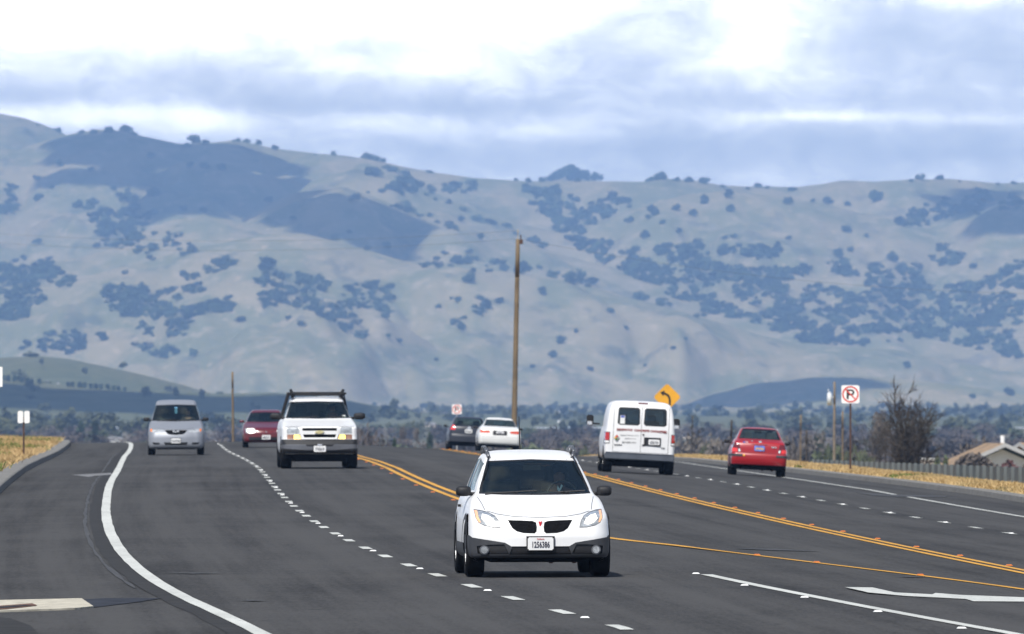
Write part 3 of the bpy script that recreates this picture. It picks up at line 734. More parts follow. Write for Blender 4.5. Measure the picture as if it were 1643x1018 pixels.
for (x, y, w) in OAKS + [(a, b + 3, c) for a, b, c in SKYL]:
    if w == 0: continue
    X, D, z, ok = hit_hill(x, y + (w * .30 if (x, y - 3, w) not in SKYL else 0))
    s = w * D / F * (.84 if (x, y - 3, w) in SKYL else 1.02)
    hi = (x, y - 3, w) in SKYL
    lab = 'dark oak standing alone %s of the %s' % (('on the skyline' if hi else 'on the grass slope'), where(x) + ' part of the far hills')
    lab = ('dark round oak on the skyline of the far hills, %s of the picture' if hi else 'dark round oak standing apart on the hillside grass, %s of the picture') % where(x)
    plant('oak_tree', lab, 'tree', 'oaks standing apart on the far hills', oaks[R.randrange(4)], (X, D, z - (.30 if hi else .16) * s), s, parts=w >= 22, sq=R.uniform(.85, 1.1))

# tree row on the low left hill
for i in range(23):
    x = -4 + i * 9.3 + R.uniform(-2, 2)
    if 66 < x < 100: continue
    y = 624 + max(0, x - 60) * .055 + R.uniform(-1.5, 1.5)
    D = 5470; X = pix_x(x, D); z = float(hillz(X, D))
    plant('row_tree', 'dark dense tree in the row along the low left hill', 'tree', 'row of trees along the low left hill', KINDSET['evergreen'][i % 2], (X, D, z - .8), R.uniform(11, 15) * D / F, parts=False, sq=.95)

# trees and thickets on the plain: (x, top y, width px, distance, kind)
VAL = []
rv = random.Random(5)
def band(x0, x1, n, ytop, dy, w0, w1, D0, D1, kinds):
    for i in range(n):
        x = x0 + (x1 - x0) * (i + rv.random()) / n
        VAL.append((x, ytop + rv.uniform(-dy, dy), rv.uniform(w0, w1), rv.uniform(D0, D1), rv.choice(kinds)))
band(0, 1643, 62, 662, 5, 22, 44, 6200, 7800, ['evergreen', 'bush', 'bush', 'brown'])
band(0, 1643, 58, 680, 6, 24, 46, 2800, 3900, ['brown', 'bush', 'brown', 'bush', 'evergreen'])
band(560, 1643, 40, 698, 6, 34, 60, 1500, 2300, ['brown', 'brown', 'bush', 'brown'])
band(0, 560, 18, 700, 4, 30, 50, 1700, 2300, ['brown', 'brown', 'bush'])
band(1090, 1400, 12, 690, 10, 40, 70, 1000, 1300, ['brown', 'brown', 'brown', 'bush'])
VAL += [(588, 668, 62, 1100, 'brown'), (610, 684, 50, 1150, 'brown'), (560, 672, 44, 1200, 'brown'), (130, 668, 26, 2600, 'evergreen'), (152, 672, 20, 2600, 'evergreen'), (690, 690, 20, 1600, 'evergreen'), (633, 702, 12, 1000, 'evergreen'),
 (645, 682, 14, 1500, 'brown'), (668, 684, 14, 1500, 'brown'), (1110, 673, 60, 1250, 'brown'), (1135, 700, 26, 1150, 'bush'), (1315, 686, 18, 1400, 'bush'), (1378, 724, 18, 760, 'bush'), (900, 700, 36, 1400, 'bush'), (940, 705, 30, 1400, 'bush'), (1410, 655, 30, 900, 'brown'), (1530, 725, 30, 820, 'brown'), (1560, 700, 50, 900, 'brown'), (1505, 738, 14, 700, 'bush')]
lab_k = {'evergreen': 'dark evergreen', 'bush': 'dull green bushy tree', 'brown': 'bare brown winter thicket'}
def dwords(D): return 'at the foot of the far hills' if D > 5000 else ('in the middle of the plain' if D > 2500 else 'just beyond the road crest')
for i, (x, yt, w, D, kd) in enumerate(VAL):
    X = pix_x(x, D); zg = float(lz(X, D)) if D < 4600 else float(hillz(X, D))
    ztop = pix_z(yt, D); hgt = ztop - zg
    s = w * D / F
    if hgt < .3 * s: hgt = .3 * s
    sq = hgt / (s * .92)
    ms = KINDSET[kd][i % len(KINDSET[kd])]
    o = plant('bare_tree' if kd == 'brown' else kd + '_tree' if kd == 'evergreen' else 'bushy_tree', '%s %s, %s of the picture' % (lab_k[kd], dwords(D), where(x)), 'tree', 'trees and thickets on the plain', ms, (X, D, zg - .1 * hgt), s, parts=(D < 2600 or w > 38 or kd == 'brown'), sq=min(sq, 2.4))
    if sq > 2.4: o.location.z = ztop - 2.4 * s * .95


# belts of far trees and brush on the plain that read as one mass
def belt(name, label, m, rows, seed, meshes, sx=(.8, 1.5)):
    r = random.Random(seed); VV = []
    src = [np.array([v.co[:] for v in cm.vertices]).reshape(-1, 4, 3)[::3].reshape(-1, 3) for cm, _ in meshes]
    for (x0, x1, D0, D1, n, h0_, h1_, lo, hi) in rows:
        for i in range(n):
            x = x0 + (x1 - x0) * r.random(); D = r.uniform(D0, D1); X = pix_x(x, D)
            if float(vnoise(x / 40., D / 900., seed)) < lo: continue
            zg = float(lz(X, D)) if D < 4600 else float(hillz(X, D)); H = r.uniform(h0_, h1_); Wd = H * r.uniform(*sx) ; a = r.random() * 6.28
            v = src[i % len(src)]; v = np.stack([(v[:, 0] * math.cos(a) - v[:, 1] * math.sin(a)) * Wd + X, (v[:, 0] * math.sin(a) + v[:, 1] * math.cos(a)) * Wd + D, v[:, 2] * H * 1.05 + zg - .1 * H], 1)
            VV.append(v)
    V = np.concatenate(VV); n4 = len(V) // 4
    me = bpy.data.meshes.new(name); me.vertices.add(len(V)); me.vertices.foreach_set('co', V.ravel())
    me.loops.add(len(V)); me.loops.foreach_set('vertex_index', np.arange(len(V)).astype(np.int32)); me.polygons.add(n4)
    me.polygons.foreach_set('loop_start', (np.arange(n4) * 4).astype(np.int32)); me.polygons.foreach_set('loop_total', np.full(n4, 4, np.int32))
    me.update(); me.validate(); me.materials.append(m)
    return tag(link(bpy.data.objects.new(name, me)), label, kind='stuff')
belt('far_treeline', 'blue-dark belt of trees along the foot of the hills', M['bush'], [(-60, 1700, 6500, 9300, 620, 4, 10, .36, 1), (-60, 1700, 4800, 6400, 260, 4, 9, .46, 1), (-60, 520, 3200, 4600, 200, 5, 10, .36, 1), (520, 1700, 3300, 4600, 170, 4, 8, .50, 1)], 3, KINDSET['bush'] + KINDSET['evergreen'])
belt('winter_brush', 'grey-brown leafless brush over the near part of the plain', M['brown_twig'], [(-60, 1700, 2300, 3300, 420, 3.5, 6, .3, 1), (-60, 1700, 1500, 2300, 420, 3, 5.5, .25, 1), (560, 1700, 1000, 1450, 260, 2.6, 4.6, .25, 1), (1080, 1500, 720, 950, 130, 2.0, 3.4, .2, 1)], 4, KINDSET['brown'])

# the big bare tree on the right
def bare_tree(loc, H, seed, label, spread=.5, levels=6):
    r = random.Random(seed); tr = bmesh.new(); br = bmesh.new()
    def grow(bm, p, d, L, rad, lev):
        q = p + d * L
        tube(bm, p, q, rad, rad * .68, 5 if lev < 3 else 3, caps=False)
        if lev >= levels: return
        n = 3 if lev < 5 else 2
        if lev < 2: n = 4
        for i in range(n):
            ax = d.orthogonal().normalized(); ax.rotate(Matrix.Rotation(r.random() * 6.28, 3, d))
            nd = d.copy(); nd.rotate(Matrix.Rotation(r.uniform(.25, .80) * (1.15 if lev < 2 else 1), 3, ax)); nd = (nd + Vector((0, 0, .15))).normalized()
            grow(br, q if i < n - 1 else p + d * L * .7, nd, L * r.uniform(.66, .86), rad * .62, lev + 1)
    grow(tr, Vector((0, 0, -.3)), Vector((.02, 0, 1)).normalized(), H * .31, H * .022, 0)
    o = empty('bare_tree', loc); bm_obj('trunk', tr, M['bark'], o); bm_obj('branches', br, M['bark'], o)
    return tag(o, label, 'tree')
def dome_tree(loc, H, rad, seed, label):
    """a many-limbed leafless tree with a rounded crown of fine twigs"""
    r = random.Random(seed); tr = bmesh.new(); br = bmesh.new()
    fork = Vector((0, 0, H * .22)); tube(tr, (0, 0, -.4), fork, H * .028, H * .024, 8)
    for i in range(95):
        g = Vector((r.gauss(0, 1), r.gauss(0, 1), r.gauss(.25, .9))).normalized() * r.uniform(.55, 1.0)
        tgt = Vector((g.x * rad, g.y * rad, H * .58 + g.z * H * .42)); p = fork - Vector((0, 0, r.random() * H * .08))
        n = 7; rr = H * .010 * r.uniform(.6, 1.25); pts = [p]; mid = Vector((tgt.x * .38, tgt.y * .38, p.z + (tgt.z - p.z) * .62)); L = (tgt - p).length
        for k in range(n):
            f = (k + 1) / n; c2 = p.lerp(mid, f).lerp(mid.lerp(tgt, f), f) + Vector((r.gauss(0, .03), r.gauss(0, .03), 0)) * L * (f < 1)
            w = (c2 - pts[-1]).normalized()
            tube(br, pts[-1], c2, rr * (1 - k / n * .8), rr * (1 - (k + 1) / n * .8), 4, caps=False); pts.append(c2)
            if k > 1:
                for j in range(3):
                    u = (w + Vector((r.gauss(0, .55), r.gauss(0, .55), r.gauss(.1, .5)))).normalized(); l2 = L * r.uniform(.07, .15)
                    e1 = c2 + u * l2; tube(br, c2, e1, rr * .34, rr * .2, 3, caps=False)
                    for m2 in range(3):
                        u2 = (u + Vector((r.gauss(0, .5), r.gauss(0, .5), r.gauss(.05, .5)))).normalized(); s0 = c2.lerp(e1, r.uniform(.3, 1)); tube(br, s0, s0 + u2 * l2 * r.uniform(.4, .9), rr * .2, rr * .1, 3, caps=False)
    o = empty('bare_tree', loc); bm_obj('trunk', tr, M['bark'], o); bm_obj('branches', br, M['bark'], o)
    return tag(o, label, 'tree')
Xt, Dt = pix_x(1458, 620), 620
dome_tree((Xt, Dt, float(lz(Xt, Dt))), pix_z(624, Dt) - float(lz(Xt, Dt)), 1.75, 5, 'large round leafless dark tree behind the fence, left of the gabled house')
Xt, Dt = pix_x(1412, 700), 700
bare_tree((Xt, Dt, float(lz(Xt, Dt))), pix_z(688, Dt) - float(lz(Xt, Dt)), 12, 'smaller leafless tree beside the large bare tree, nearer the no parking sign', levels=7)

# ------------------------------------------------------------------ clouds whose shadows lie on the hills (high above and out of the frame)
def cloud_for(poly, step, seed, alt=1500., rr=(20, 34)):
    """a small cumulus standing on the sun's side of the given stretch of hillside"""
    r = random.Random(seed); bm = bmesh.new(); xs = [p[0] for p in poly]; ys = [p[1] for p in poly]
    pts = []
    y = min(ys) + step * .2
    while y < max(ys):
        x = min(xs)
        while x < max(xs):
            if in_poly(x, y, poly):
                X, D, z, ok = hit_hill(x, y)
                if ok: pts.append(Vector((X, D, z)) + SUN_DIR * (alt / SUN_DIR.z))
            x += step
        y += step * .55
    for p in pts:
        k = r.uniform(*rr)
        mt = Matrix.Translation(p + Vector((r.uniform(-6, 6), r.uniform(-6, 6), r.uniform(-8, 14)))) @ Matrix.Diagonal((k, k * 1.5, k * .75, 1))
        bmesh.ops.create_icosphere(bm, subdivisions=2, radius=1, matrix=mt)
    if not pts: bm.free(); return
    o = bm_obj('cloud', bm, M['cloud'], smooth=True)
    tag(o, 'small white cumulus high above the hills', 'cloud', 'small clouds above the hills', kind='structure')
cloud_for([(95, 222), (200, 212), (290, 236), (370, 238), (430, 258), (500, 292), (440, 285), (380, 275), (300, 272), (150, 262), (90, 250)], 15, 1)
cloud_for([(350, 308), (450, 300), (560, 330), (650, 345), (690, 385), (560, 378), (480, 362), (400, 348)], 15, 2)
cloud_for([(60, 290), (200, 275), (330, 290), (340, 330), (250, 350), (240, 300), (120, 295)], 17, 3)
cloud_for([(1090, 652), (1160, 632), (1210, 620), (1300, 610), (1400, 610), (1370, 625), (1310, 636), (1230, 655), (1150, 668)], 14, 4, rr=(16, 26))
cloud_for([(1500, 330), (1560, 312), (1700, 318), (1700, 335), (1560, 345)], 15, 5)
cloud_for([(1560, 352), (1643, 350), (1660, 378), (1600, 372)], 15, 6)
cloud_for([(-60, 618), (100, 626), (330, 637), (540, 645), (560, 668), (300, 662), (-60, 655)], 22, 7, rr=(18, 26))

# ------------------------------------------------------------------ haze
bm = bmesh.new(); box(bm, (0, 9000, 155), (5600, 18600, 420))   # z -55 .. 365
hz = bpy.data.materials.new('haze_air'); hz.use_nodes = True; k = NT(hz.node_tree); k.n.clear()
pv = k.add('ShaderNodeVolumePrincipled'); pv.inputs['Color'].default_value = (.35, .58, 1.0, 1); pv.inputs['Density'].default_value = 7.4e-5
pv.inputs['Anisotropy'].default_value = 0.0
ho = k.add('ShaderNodeOutputMaterial'); k.l.new(pv.outputs[0], ho.inputs['Volume'])
tag(bm_obj('haze', bm, hz), 'thin blue haze over the plain and hills', 'haze', kind='stuff')
# ------------------------------------------------------------------ vehicles
M.update(
    white_paint=mat('white_car_paint', (.72, .72, .725), .32, spec=.4, coat=.22, vary=.03, vscale=2), silver_paint=mat('silver_car_paint', (.25, .265, .30), .5, metal=.3, coat=.0, vary=.04, vscale=2),
    red_paint=mat('red_car_paint', (.31, .006, .010), .36, coat=.45, vary=.05, vscale=2), maroon_paint=mat('maroon_car_paint', (.10, .004, .010), .36, coat=.5, vary=.05, vscale=2),
    slate_paint=mat('slate_car_paint', (.016, .019, .030), .4, coat=.3, vary=.05, vscale=2), pearl_paint=mat('cream_car_paint', (.70, .70, .68), .34, coat=.25, vary=.04, vscale=2),
    black_plastic=mat('black_plastic', (.014, .014, .016), .6, spec=.35, vary=.2, vscale=6), grey_plastic=mat('charcoal_cladding', (.040, .042, .048), .62, spec=.35, vary=.12, vscale=5),
    tyre=mat('tyre_rubber', (.010, .010, .011), .9, spec=.15, vary=.3, vscale=8), alloy=mat('alloy_wheel', (.20, .205, .215), .35, metal=.7), chrome=mat('chrome', (.70, .72, .75), .15, metal=.9),
    steel_bumper=mat('silver_grey_bumper', (.15, .155, .17), .42, metal=.6, vary=.1, vscale=3), grey_bumper=mat('grey_step_bumper', (.075, .085, .105), .5, spec=.4, vary=.15, vscale=3),
    dark=mat('underbody_black', (.006, .006, .007), .95, spec=.05), seat=mat('seat_cloth', (.11, .12, .115), .9, vary=.2, vscale=4), tan_seat=mat('grey_seat_cloth', (.10, .10, .105), .9),
    lamp=mat('clear_lamp', (.34, .36, .38), .38, metal=.15, vary=.45, vscale=14, coat=1.0), lit=mat('lit_bulb', (1, .97, .9), .3, emit=(1, .90, .74), estr=1.3), lit_yellow=mat('lit_yellow_lamp', (1, .8, .2), .3, emit=(1, .70, .10), estr=2.0),
    dull_lens=mat('dull_amber_lens', (.30, .16, .11), .3, vary=.3, vscale=10), amber_lens=mat('amber_lens', (.80, .22, .03), .2, coat=1), amber_glow=mat('amber_lit_lens', (.85, .42, .22), .3, coat=.5, emit=(1, .50, .25), estr=.25), red_lens=mat('red_lens', (.42, .010, .012), .18, coat=1), red_bright=mat('bright_red_lens', (.70, .03, .025), .18, coat=1, emit=(1, .03, .02), estr=.12), dark_red_lens=mat('smoked_red_lens', (.12, .006, .008), .18, coat=1), orange_red=mat('orange_red_lens', (.55, .07, .03), .2, coat=1, vary=.5, vscale=12),
    white_lens=mat('white_lens', (.75, .75, .75), .25, coat=1), plate=mat('plate_white', (.72, .72, .72), .45, vary=.04), plate_blue=mat('plate_blue', (.10, .20, .62), .45, vary=.35, vscale=9), plate_ink=mat('plate_ink', (.010, .012, .035), .5), red_ink=mat('red_ink', (.55, .02, .03), .5),
    seam=mat('seam_dark', (.05, .05, .055), .8), grille_mesh=mat('grille_mesh', (.005, .005, .006), .9, spec=.1, vary=.8, vscale=60), skin=mat('skin', (.42, .24, .17), .6, spec=.3), shirt=mat('blue_shirt', (.20, .30, .42), .8), dark_cloth=mat('dark_jacket', (.03, .032, .04), .85), hair=mat('dark_hair', (.025, .018, .014), .7), brand_gold=mat('gold_emblem', (.70, .62, .34), .3, metal=.5),
    reddish_ink=mat('dark_red_lettering', (.22, .035, .03), .6), grey_ink=mat('grey_lettering', (.30, .30, .30), .6), logo_red=mat('logo_red', (.65, .06, .03), .5), logo_green=mat('logo_green', (.12, .22, .05), .5), sticker_blue=mat('sticker_blue', (.08, .12, .45), .5), sticker_yellow=mat('sticker_yellow', (.85, .45, .06), .5), pale_blue=mat('pale_blue_paper', (.20, .45, .72), .7),
)
G_dark = glass_mat('tinted_glass', (.60, .68, .62), .075)
G_clear = glass_mat('clear_glass', (.62, .68, .68), .08)
G_smoke = glass_mat('smoked_glass', (.42, .43, .44), .06)
G_side = glass_mat('side_glass', (.16, .18, .19), .16)

def slices(rows, n):
    """interpolates the slice table (z, front y, rear y, half width, front bow, corner) smoothly along its length"""
    A = np.array(rows, float); t_ = np.concatenate([[0], np.cumsum(np.sqrt(np.diff(A[:, 0]) ** 2 + np.diff(A[:, 1]) ** 2 * .6 + np.diff(A[:, 2]) ** 2 * .1 + np.diff(A[:, 3]) ** 2))])
    q = np.unique(np.concatenate([np.linspace(0, t_[-1], n), t_]))
    out = []
    # monotone cubic
    for c in range(A.shape[1]):
        y = A[:, c]; h = np.diff(t_); dl = np.diff(y) / h; mm = np.zeros(len(y))
        for i in range(1, len(y) - 1):
            if dl[i - 1] * dl[i] > 0:
                w1 = 2 * h[i] + h[i - 1]; w2 = h[i] + 2 * h[i - 1]; mm[i] = (w1 + w2) / (w1 / dl[i - 1] + w2 / dl[i])
        mm[0], mm[-1] = dl[0], dl[-1]
        i = np.clip(np.searchsorted(t_, q, 'right') - 1, 0, len(t_) - 2); s = (q - t_[i]) / h[i]
        out.append((2 * s ** 3 - 3 * s ** 2 + 1) * y[i] + (s ** 3 - 2 * s ** 2 + s) * h[i] * mm[i] + (-2 * s ** 3 + 3 * s ** 2) * y[i + 1] + (s ** 3 - s ** 2) * h[i] * mm[i + 1])
    return np.stack(out, 1)
def outline(z, yf, yr, w, bow, rc, bowr=.06, taper=.03):
    """half of a waterline, from the middle of the nose round to the middle of the tail"""
    P = []; rc = min(rc, w * .9, (yr - yf) * .3); bow = min(bow, (yr - yf) * .3); bowr = min(bowr, (yr - yf) * .2)
    wf = w - taper
    for i in range(15):
        x = (wf - rc) * i / 14; P.append((x, yf + bow * (x / max(w, 1e-3)) ** 2.2))
    yc = P[-1][1]
    for i in range(1, 9):
        a = math.pi / 2 * i / 8; P.append((wf - rc + rc * math.sin(a), yc + rc * 1.15 * (1 - math.cos(a))))
    y0 = P[-1][1]; rcr = rc * .8; xr = wf - rcr; ycr = yr - bowr * (xr / max(w, 1e-3)) ** 2.2; y1 = ycr - rcr
    for i in range(1, 24):
        f = i / 24; P.append((wf + taper * math.sin(math.pi * f) ** .7, y0 + (y1 - y0) * f))
    for i in range(0, 8):
        a = math.pi / 2 * i / 8; P.append((wf - rcr + rcr * math.cos(a), y1 + rcr * math.sin(a)))
    for i in range(15):
        x = xr * (1 - i / 14); P.append((x, yr - bowr * (x / max(w, 1e-3)) ** 2.2))
    return P
class Car:
    def __init__(s, name, label, cat, rows, L, paint, n=64, bowr=.06, group=None):
        s.root = empty(name); tag(s.root, label, cat, group)
        s.L = L; s.paint = paint; s.bms = {}; s.mats = {}; s.par = {}
        bm = bmesh.new(); S = slices(rows, n); rings = []
        for r_ in S:
            P = outline(*r_, bowr=bowr); full = P + [(-x, y) for x, y in P[-2:0:-1]]
            rings.append([bm.verts.new((x, y - L / 2, r_[0])) for x, y in full])
        m_ = len(rings[0])
        for a, b in zip(rings, rings[1:]):
            for i in range(m_): bm.faces.new((a[i], a[(i + 1) % m_], b[(i + 1) % m_], b[i]))
        # roof cap
        c = rings[-1]; mid = [bm.verts.new((0, (c[i].co.y), c[0].co.z + .004)) for i in (0,)]
        bm.faces.new(c)
        bmesh.ops.remove_doubles(bm, verts=bm.verts, dist=.0006)
        bmesh.ops.recalc_face_normals(bm, faces=bm.faces)
        bm.normal_update()
        s.bms['body'] = bm; s.order = ['body']; s.mats['body'] = paint; s.par['body'] = None; s.push = {}
    def _ok(s, f, axis):
        c = f.calc_center_median(); n = f.normal
        if axis == 'front': return n.y < -.02 and c.y < 0 and (n.z < .995)
        if axis == 'rear': return n.y > .02 and c.y > 0
        if axis == 'right': return n.x > .3
        if axis == 'left': return n.x < -.3
        if axis == 'top': return n.z > .3
    def cut(s, key, poly, axis, on='body', m=None, push=0.0, delete=False, cond=None):
        """cuts an outline into a panel and lifts the piece out as a part of its own"""
        bm = s.bms[on]
        if axis in ('front', 'rear'):
            sg = 1 if axis == 'front' else -1
            pr = lambda v: (v.x * sg, v.z)
            to3 = lambda a, b: Vector((a * sg, 0, b)); dirv = Vector((0, 1, 0))
        elif axis in ('left', 'right'):
            pr = lambda v: (v.y, v.z); to3 = lambda a, b: Vector((0, a, b)); dirv = Vector((1, 0, 0))
        else:
            pr = lambda v: (v.x, v.y); to3 = lambda a, b: Vector((a, b, 0)); dirv = Vector((0, 0, 1))
        n = len(poly)
        for i in range(n):
            p, q = poly[i], poly[(i + 1) % n]
            if abs(p[0] - q[0]) + abs(p[1] - q[1]) < 1e-6: continue
            x0, x1 = min(p[0], q[0]) - .002, max(p[0], q[0]) + .002; y0, y1 = min(p[1], q[1]) - .002, max(p[1], q[1]) + .002
            fs = []
            for f in bm.faces:
                if not s._ok(f, axis): continue
                c = [pr(v.co) for v in f.verts]
                if min(a for a, _ in c) > x1 or max(a for a, _ in c) < x0 or min(b for _, b in c) > y1 or max(b for _, b in c) < y0: continue
                fs.append(f)
            if not fs: continue
            no = (to3(*q) - to3(*p)).cross(dirv)
            if no.length < 1e-9: continue
            no.normalize()
            geom = list({e for f in fs for e in f.edges}) + list({v for f in fs for v in f.verts}) + fs
            bmesh.ops.bisect_plane(bm, geom=geom, plane_co=to3(*p), plane_no=no, dist=1e-6)
        bm.normal_update()
        sel = [f for f in bm.faces if s._ok(f, axis) and in_poly(*pr(f.calc_center_median()), poly) and (cond is None or cond(f.calc_center_median()))]
        if not sel: print('nothing cut', s.root.name, key); return
        if not delete:
            nb = s.bms.get(key)
            if nb is None: nb = bmesh.new(); s.bms[key] = nb; s.order.append(key); s.mats[key] = m; s.par[key] = on if on != 'body' else None
            vm = {}
            for f in sel:
                vs = []
                for v in f.verts:
                    if v not in vm: vm[v] = nb.verts.new(v.co + v.normal * push)
                    vs.append(vm[v])
                try: nb.faces.new(vs)
                except ValueError: pass
            nb.normal_update()
        bmesh.ops.delete(bm, geom=sel, context='FACES')
    def both(s, key, poly, axis, **kw):
        if axis == 'side':
            s.cut(key + '@0', poly, 'left', **kw); s.cut(key + '@1', poly, 'right', **kw)
        else:
            s.cut(key + '@0', poly, axis, **kw); s.cut(key + '@1', [(-a, b) for a, b in poly], axis, **kw)
    def arch(s, y, r, z=None, flare=None, flare_m=None):
        z = r * .92 if z is None else z; y0 = y - s.L / 2
        circ = lambda q: [(y0 + q * math.cos(a), z + q * math.sin(a)) for a in [2 * math.pi * i / 20 for i in range(20)]]
        if flare: s.both('wheel_arch_trim_%d' % (y < s.L / 2), circ(r + flare), 'side', m=flare_m or s.paint, push=.022)
        for ax, k in (('left', '0'), ('right', '1')):
            if flare: s.cut('x', circ(r), ax, on='wheel_arch_trim_%d@%s' % (y < s.L / 2, k), delete=True)
            s.cut('x', circ(r), ax, delete=True)
    def finish(s):
        s.obs = {}
        for k in s.order:
            nm = k.split('@')[0]
            if nm.startswith('wheel_arch_trim'): nm = 'wheel_arch_trim'
            s.obs[k] = bm_obj(nm.rstrip('_0123456789') , s.bms[k], s.mats[k], s.obs.get(s.par[k]) if s.par[k] else s.root, smooth=True)
        return s
    def add(s, name, fn, m, parent=None, smooth=False):
        bm = bmesh.new(); fn(bm); return bm_obj(name, bm, m, parent or s.root, smooth)
    def wheels(s, yf, yr, track, r=.33, w=.21, rim=None):
        s.axles = (yf - s.L / 2, yr - s.L / 2); s.track = track
        for y in s.axles:
            for sd in (-1, 1):
                bm = bmesh.new(); prof = [(.62, -.5), (.90, -.52), (.985, -.42), (1, -.3), (1, .3), (.985, .42), (.90, .52), (.62, .5)]
                rr = [[bm.verts.new((b * w, a * r * math.cos(t_), a * r * math.sin(t_))) for a, b in prof] for t_ in [2 * math.pi * i / 28 for i in range(28)]]
                for i in range(28):
                    for j in range(7): bm.faces.new((rr[i][j], rr[i][j + 1], rr[(i + 1) % 28][j + 1], rr[(i + 1) % 28][j]))
                # tread grooves
                o = bm_obj('wheel', bm, M['tyre'], s.root, True); o.location = (sd * track / 2, y, r)
                bm = bmesh.new()
                tube(bm, (-w * .3, 0, 0), (w * .1, 0, 0), r * .60, r * .60, 24)
                for k in range(5):
                    a = 2 * math.pi * k / 5; rt = Matrix.Rotation(a, 3, 'X')
                    box(bm, rt @ Vector((sd * w * .36, 0, r * .36)), (w * .12, r * .16, r * .50), rot=rt)
                tube(bm, (sd * w * .1, 0, 0), (sd * w * .44, 0, 0), r * .14, r * .12, 12)
                tube(bm, (sd * w * .3, 0, 0), (sd * w * .46, 0, 0), r * .64, r * .66, 24, caps=False)
                bm_obj('rim', bm, rim or M['alloy'], o)
        def under(bm):
            box(bm, (0, 0, .325), (track - w - .12, s.L - .5, .29)); 
            for y in s.axles: box(bm, (0, y, .33), (track - .1, .12, .12)); 
            for y in s.axles:
                for sd in (-1, 1): box(bm, (sd * (track / 2 - .16), y, .52), (.28, .9, .42))
        s.add('underbody', under, M['dark'])
    def interior(s, z0, yd, ys, w, seatm=None, rows_=2, gap=.85, seat_top=None, dash=True, heads=True):
        """dashboard, steering wheel and seats"""
        st = seat_top or z0 + .12
        def f(bm):
            if dash: box(bm, (0, yd - s.L / 2, z0 - .10), (w * 2 - .12, .35, .22)); 
            box(bm, (0, (yd + ys) / 2 - s.L / 2 + .6, z0 - .42), (w * 2 - .1, 2.6, .08))
            for r_ in range(rows_):
                y = ys + gap * r_ - s.L / 2
                for sd in ((-1, 1) if r_ == 0 else (-1, 1)):
                    box(bm, (sd * w * .50, y, st - .33), (.46 if r_ == 0 else .62, .16, .66), rot=Matrix.Rotation(-.2, 3, 'X'), taper=.88)
                    box(bm, (sd * w * .50, y - .25, st - .60), (.46, .5, .16))
                    if heads: box(bm, (sd * w * .50, y + .09, st + .09), (.25, .10, .17), rot=Matrix.Rotation(-.15, 3, 'X'), taper=.85)
        s.add('seats', f, seatm or M['seat'])
    def mirrors(s, x, y, z, sz, m, parent_arm=True, back=None):
        for sd in (-1, 1):
            def f(bm):
                c = Vector((sd * x, y - s.L / 2, z))
                mt = Matrix.Translation(c) @ Matrix.Diagonal((sz[0] / 2, .09, sz[1] / 2, 1))
                bmesh.ops.create_icosphere(bm, subdivisions=3, radius=1, matrix=mt)
                for v in bm.verts:   # squarer housing
                    d = v.co - c; v.co = c + Vector((math.copysign(abs(d.x * 2 / sz[0]) ** .62, d.x) * sz[0] / 2, d.y, math.copysign(abs(d.z * 2 / sz[1]) ** .62, d.z) * sz[1] / 2))
                box(bm, (sd * (x - sz[0] * .62), y - s.L / 2 + .02, z - sz[1] * .28), (sz[0] * .5, .06, sz[1] * .35))
            s.add('mirror', f, m, smooth=True)
    def place(s, px, d, yaw, rear=False, X=None):
        """stands the vehicle on the road: its nearer axle at distance d under photo column px"""
        X = pix_x(px, d) if X is None else X
        a = -X / d + yaw
        back = Vector((-math.sin(a), math.cos(a), 0)); right = Vector((math.cos(a), math.sin(a), 0))
        near = s.axles[1] if rear else s.axles[0]; wb = abs(s.axles[1] - s.axles[0])
        P0 = Vector((X, d, 0)); P1 = P0 + back * wb
        zz = lambda p: float(gz(p.x, p.y)) + .004
        hw = s.track / 2
        c = [[zz(P + right * sd * hw) for sd in (-1, 1)] for P in (P0, P1)]
        zn = sum(c[0]) / 2; zf = sum(c[1]) / 2; roll = (c[0][1] + c[1][1] - c[0][0] - c[1][0]) / 2 / s.track
        yv = Vector((back.x * wb, back.y * wb, zf - zn)).normalized()
        xv = Vector((right.x, right.y, roll)).normalized(); zv = xv.cross(yv).normalized(); xv = yv.cross(zv)
        org = Vector((P0.x, P0.y, zn))
        if rear: xv, yv = -xv, -yv
        mt = Matrix((xv, yv, zv)).transposed().to_4x4()
        mt.translation = org - (yv * near)
        s.root.matrix_world = mt
        s.root.location = mt.translation; s.root.rotation_euler = mt.to_euler()
        return s
def plate(car, x, z, y, w, h_, txt, m=None, ink=None, rear=False, frame=None, top=None, fsz=None):
    sg = -1 if rear else 1; yy = y - car.L / 2
    if frame: car.add('plate_frame', lambda bm: box(bm, (x * sg, yy + .012 * sg, z + frame[2]), (frame[0], .02, frame[1])), M['black_plastic'])
    p = car.add('license_plate', lambda bm: (box(bm, (x * sg, yy - .004 * sg, z), (w, .012, h_)), bmesh.ops.bevel(bm, geom=[e for e in bm.edges if abs((e.verts[0].co - e.verts[1].co).y) > .005], offset=.012, segments=2, affect='EDGES')), m or M['plate'])
    rot = (math.pi / 2, 0, 0 if not rear else math.pi)
    text(txt, fsz or h_ * .66, ink or M['plate_ink'], (x * sg, yy - .0125 * sg, z - h_ * .10), rot, p, width=w * .86, bold=.002)
    if top: text(top, h_ * .17, M['red_ink'], (x * sg, yy - .0125 * sg, z + h_ * .36), rot, p, width=w * .45)
    return p
def disc(car, name, x, z, y, r, m, rear=False, d=.015, parent=None, n=20):
    sg = -1 if rear else 1
    return car.add(name, lambda bm: tube(bm, (x * sg, y - car.L / 2 + d * sg, z), (x * sg, y - car.L / 2 - d * sg, z), r, r * .92, n), m, parent)
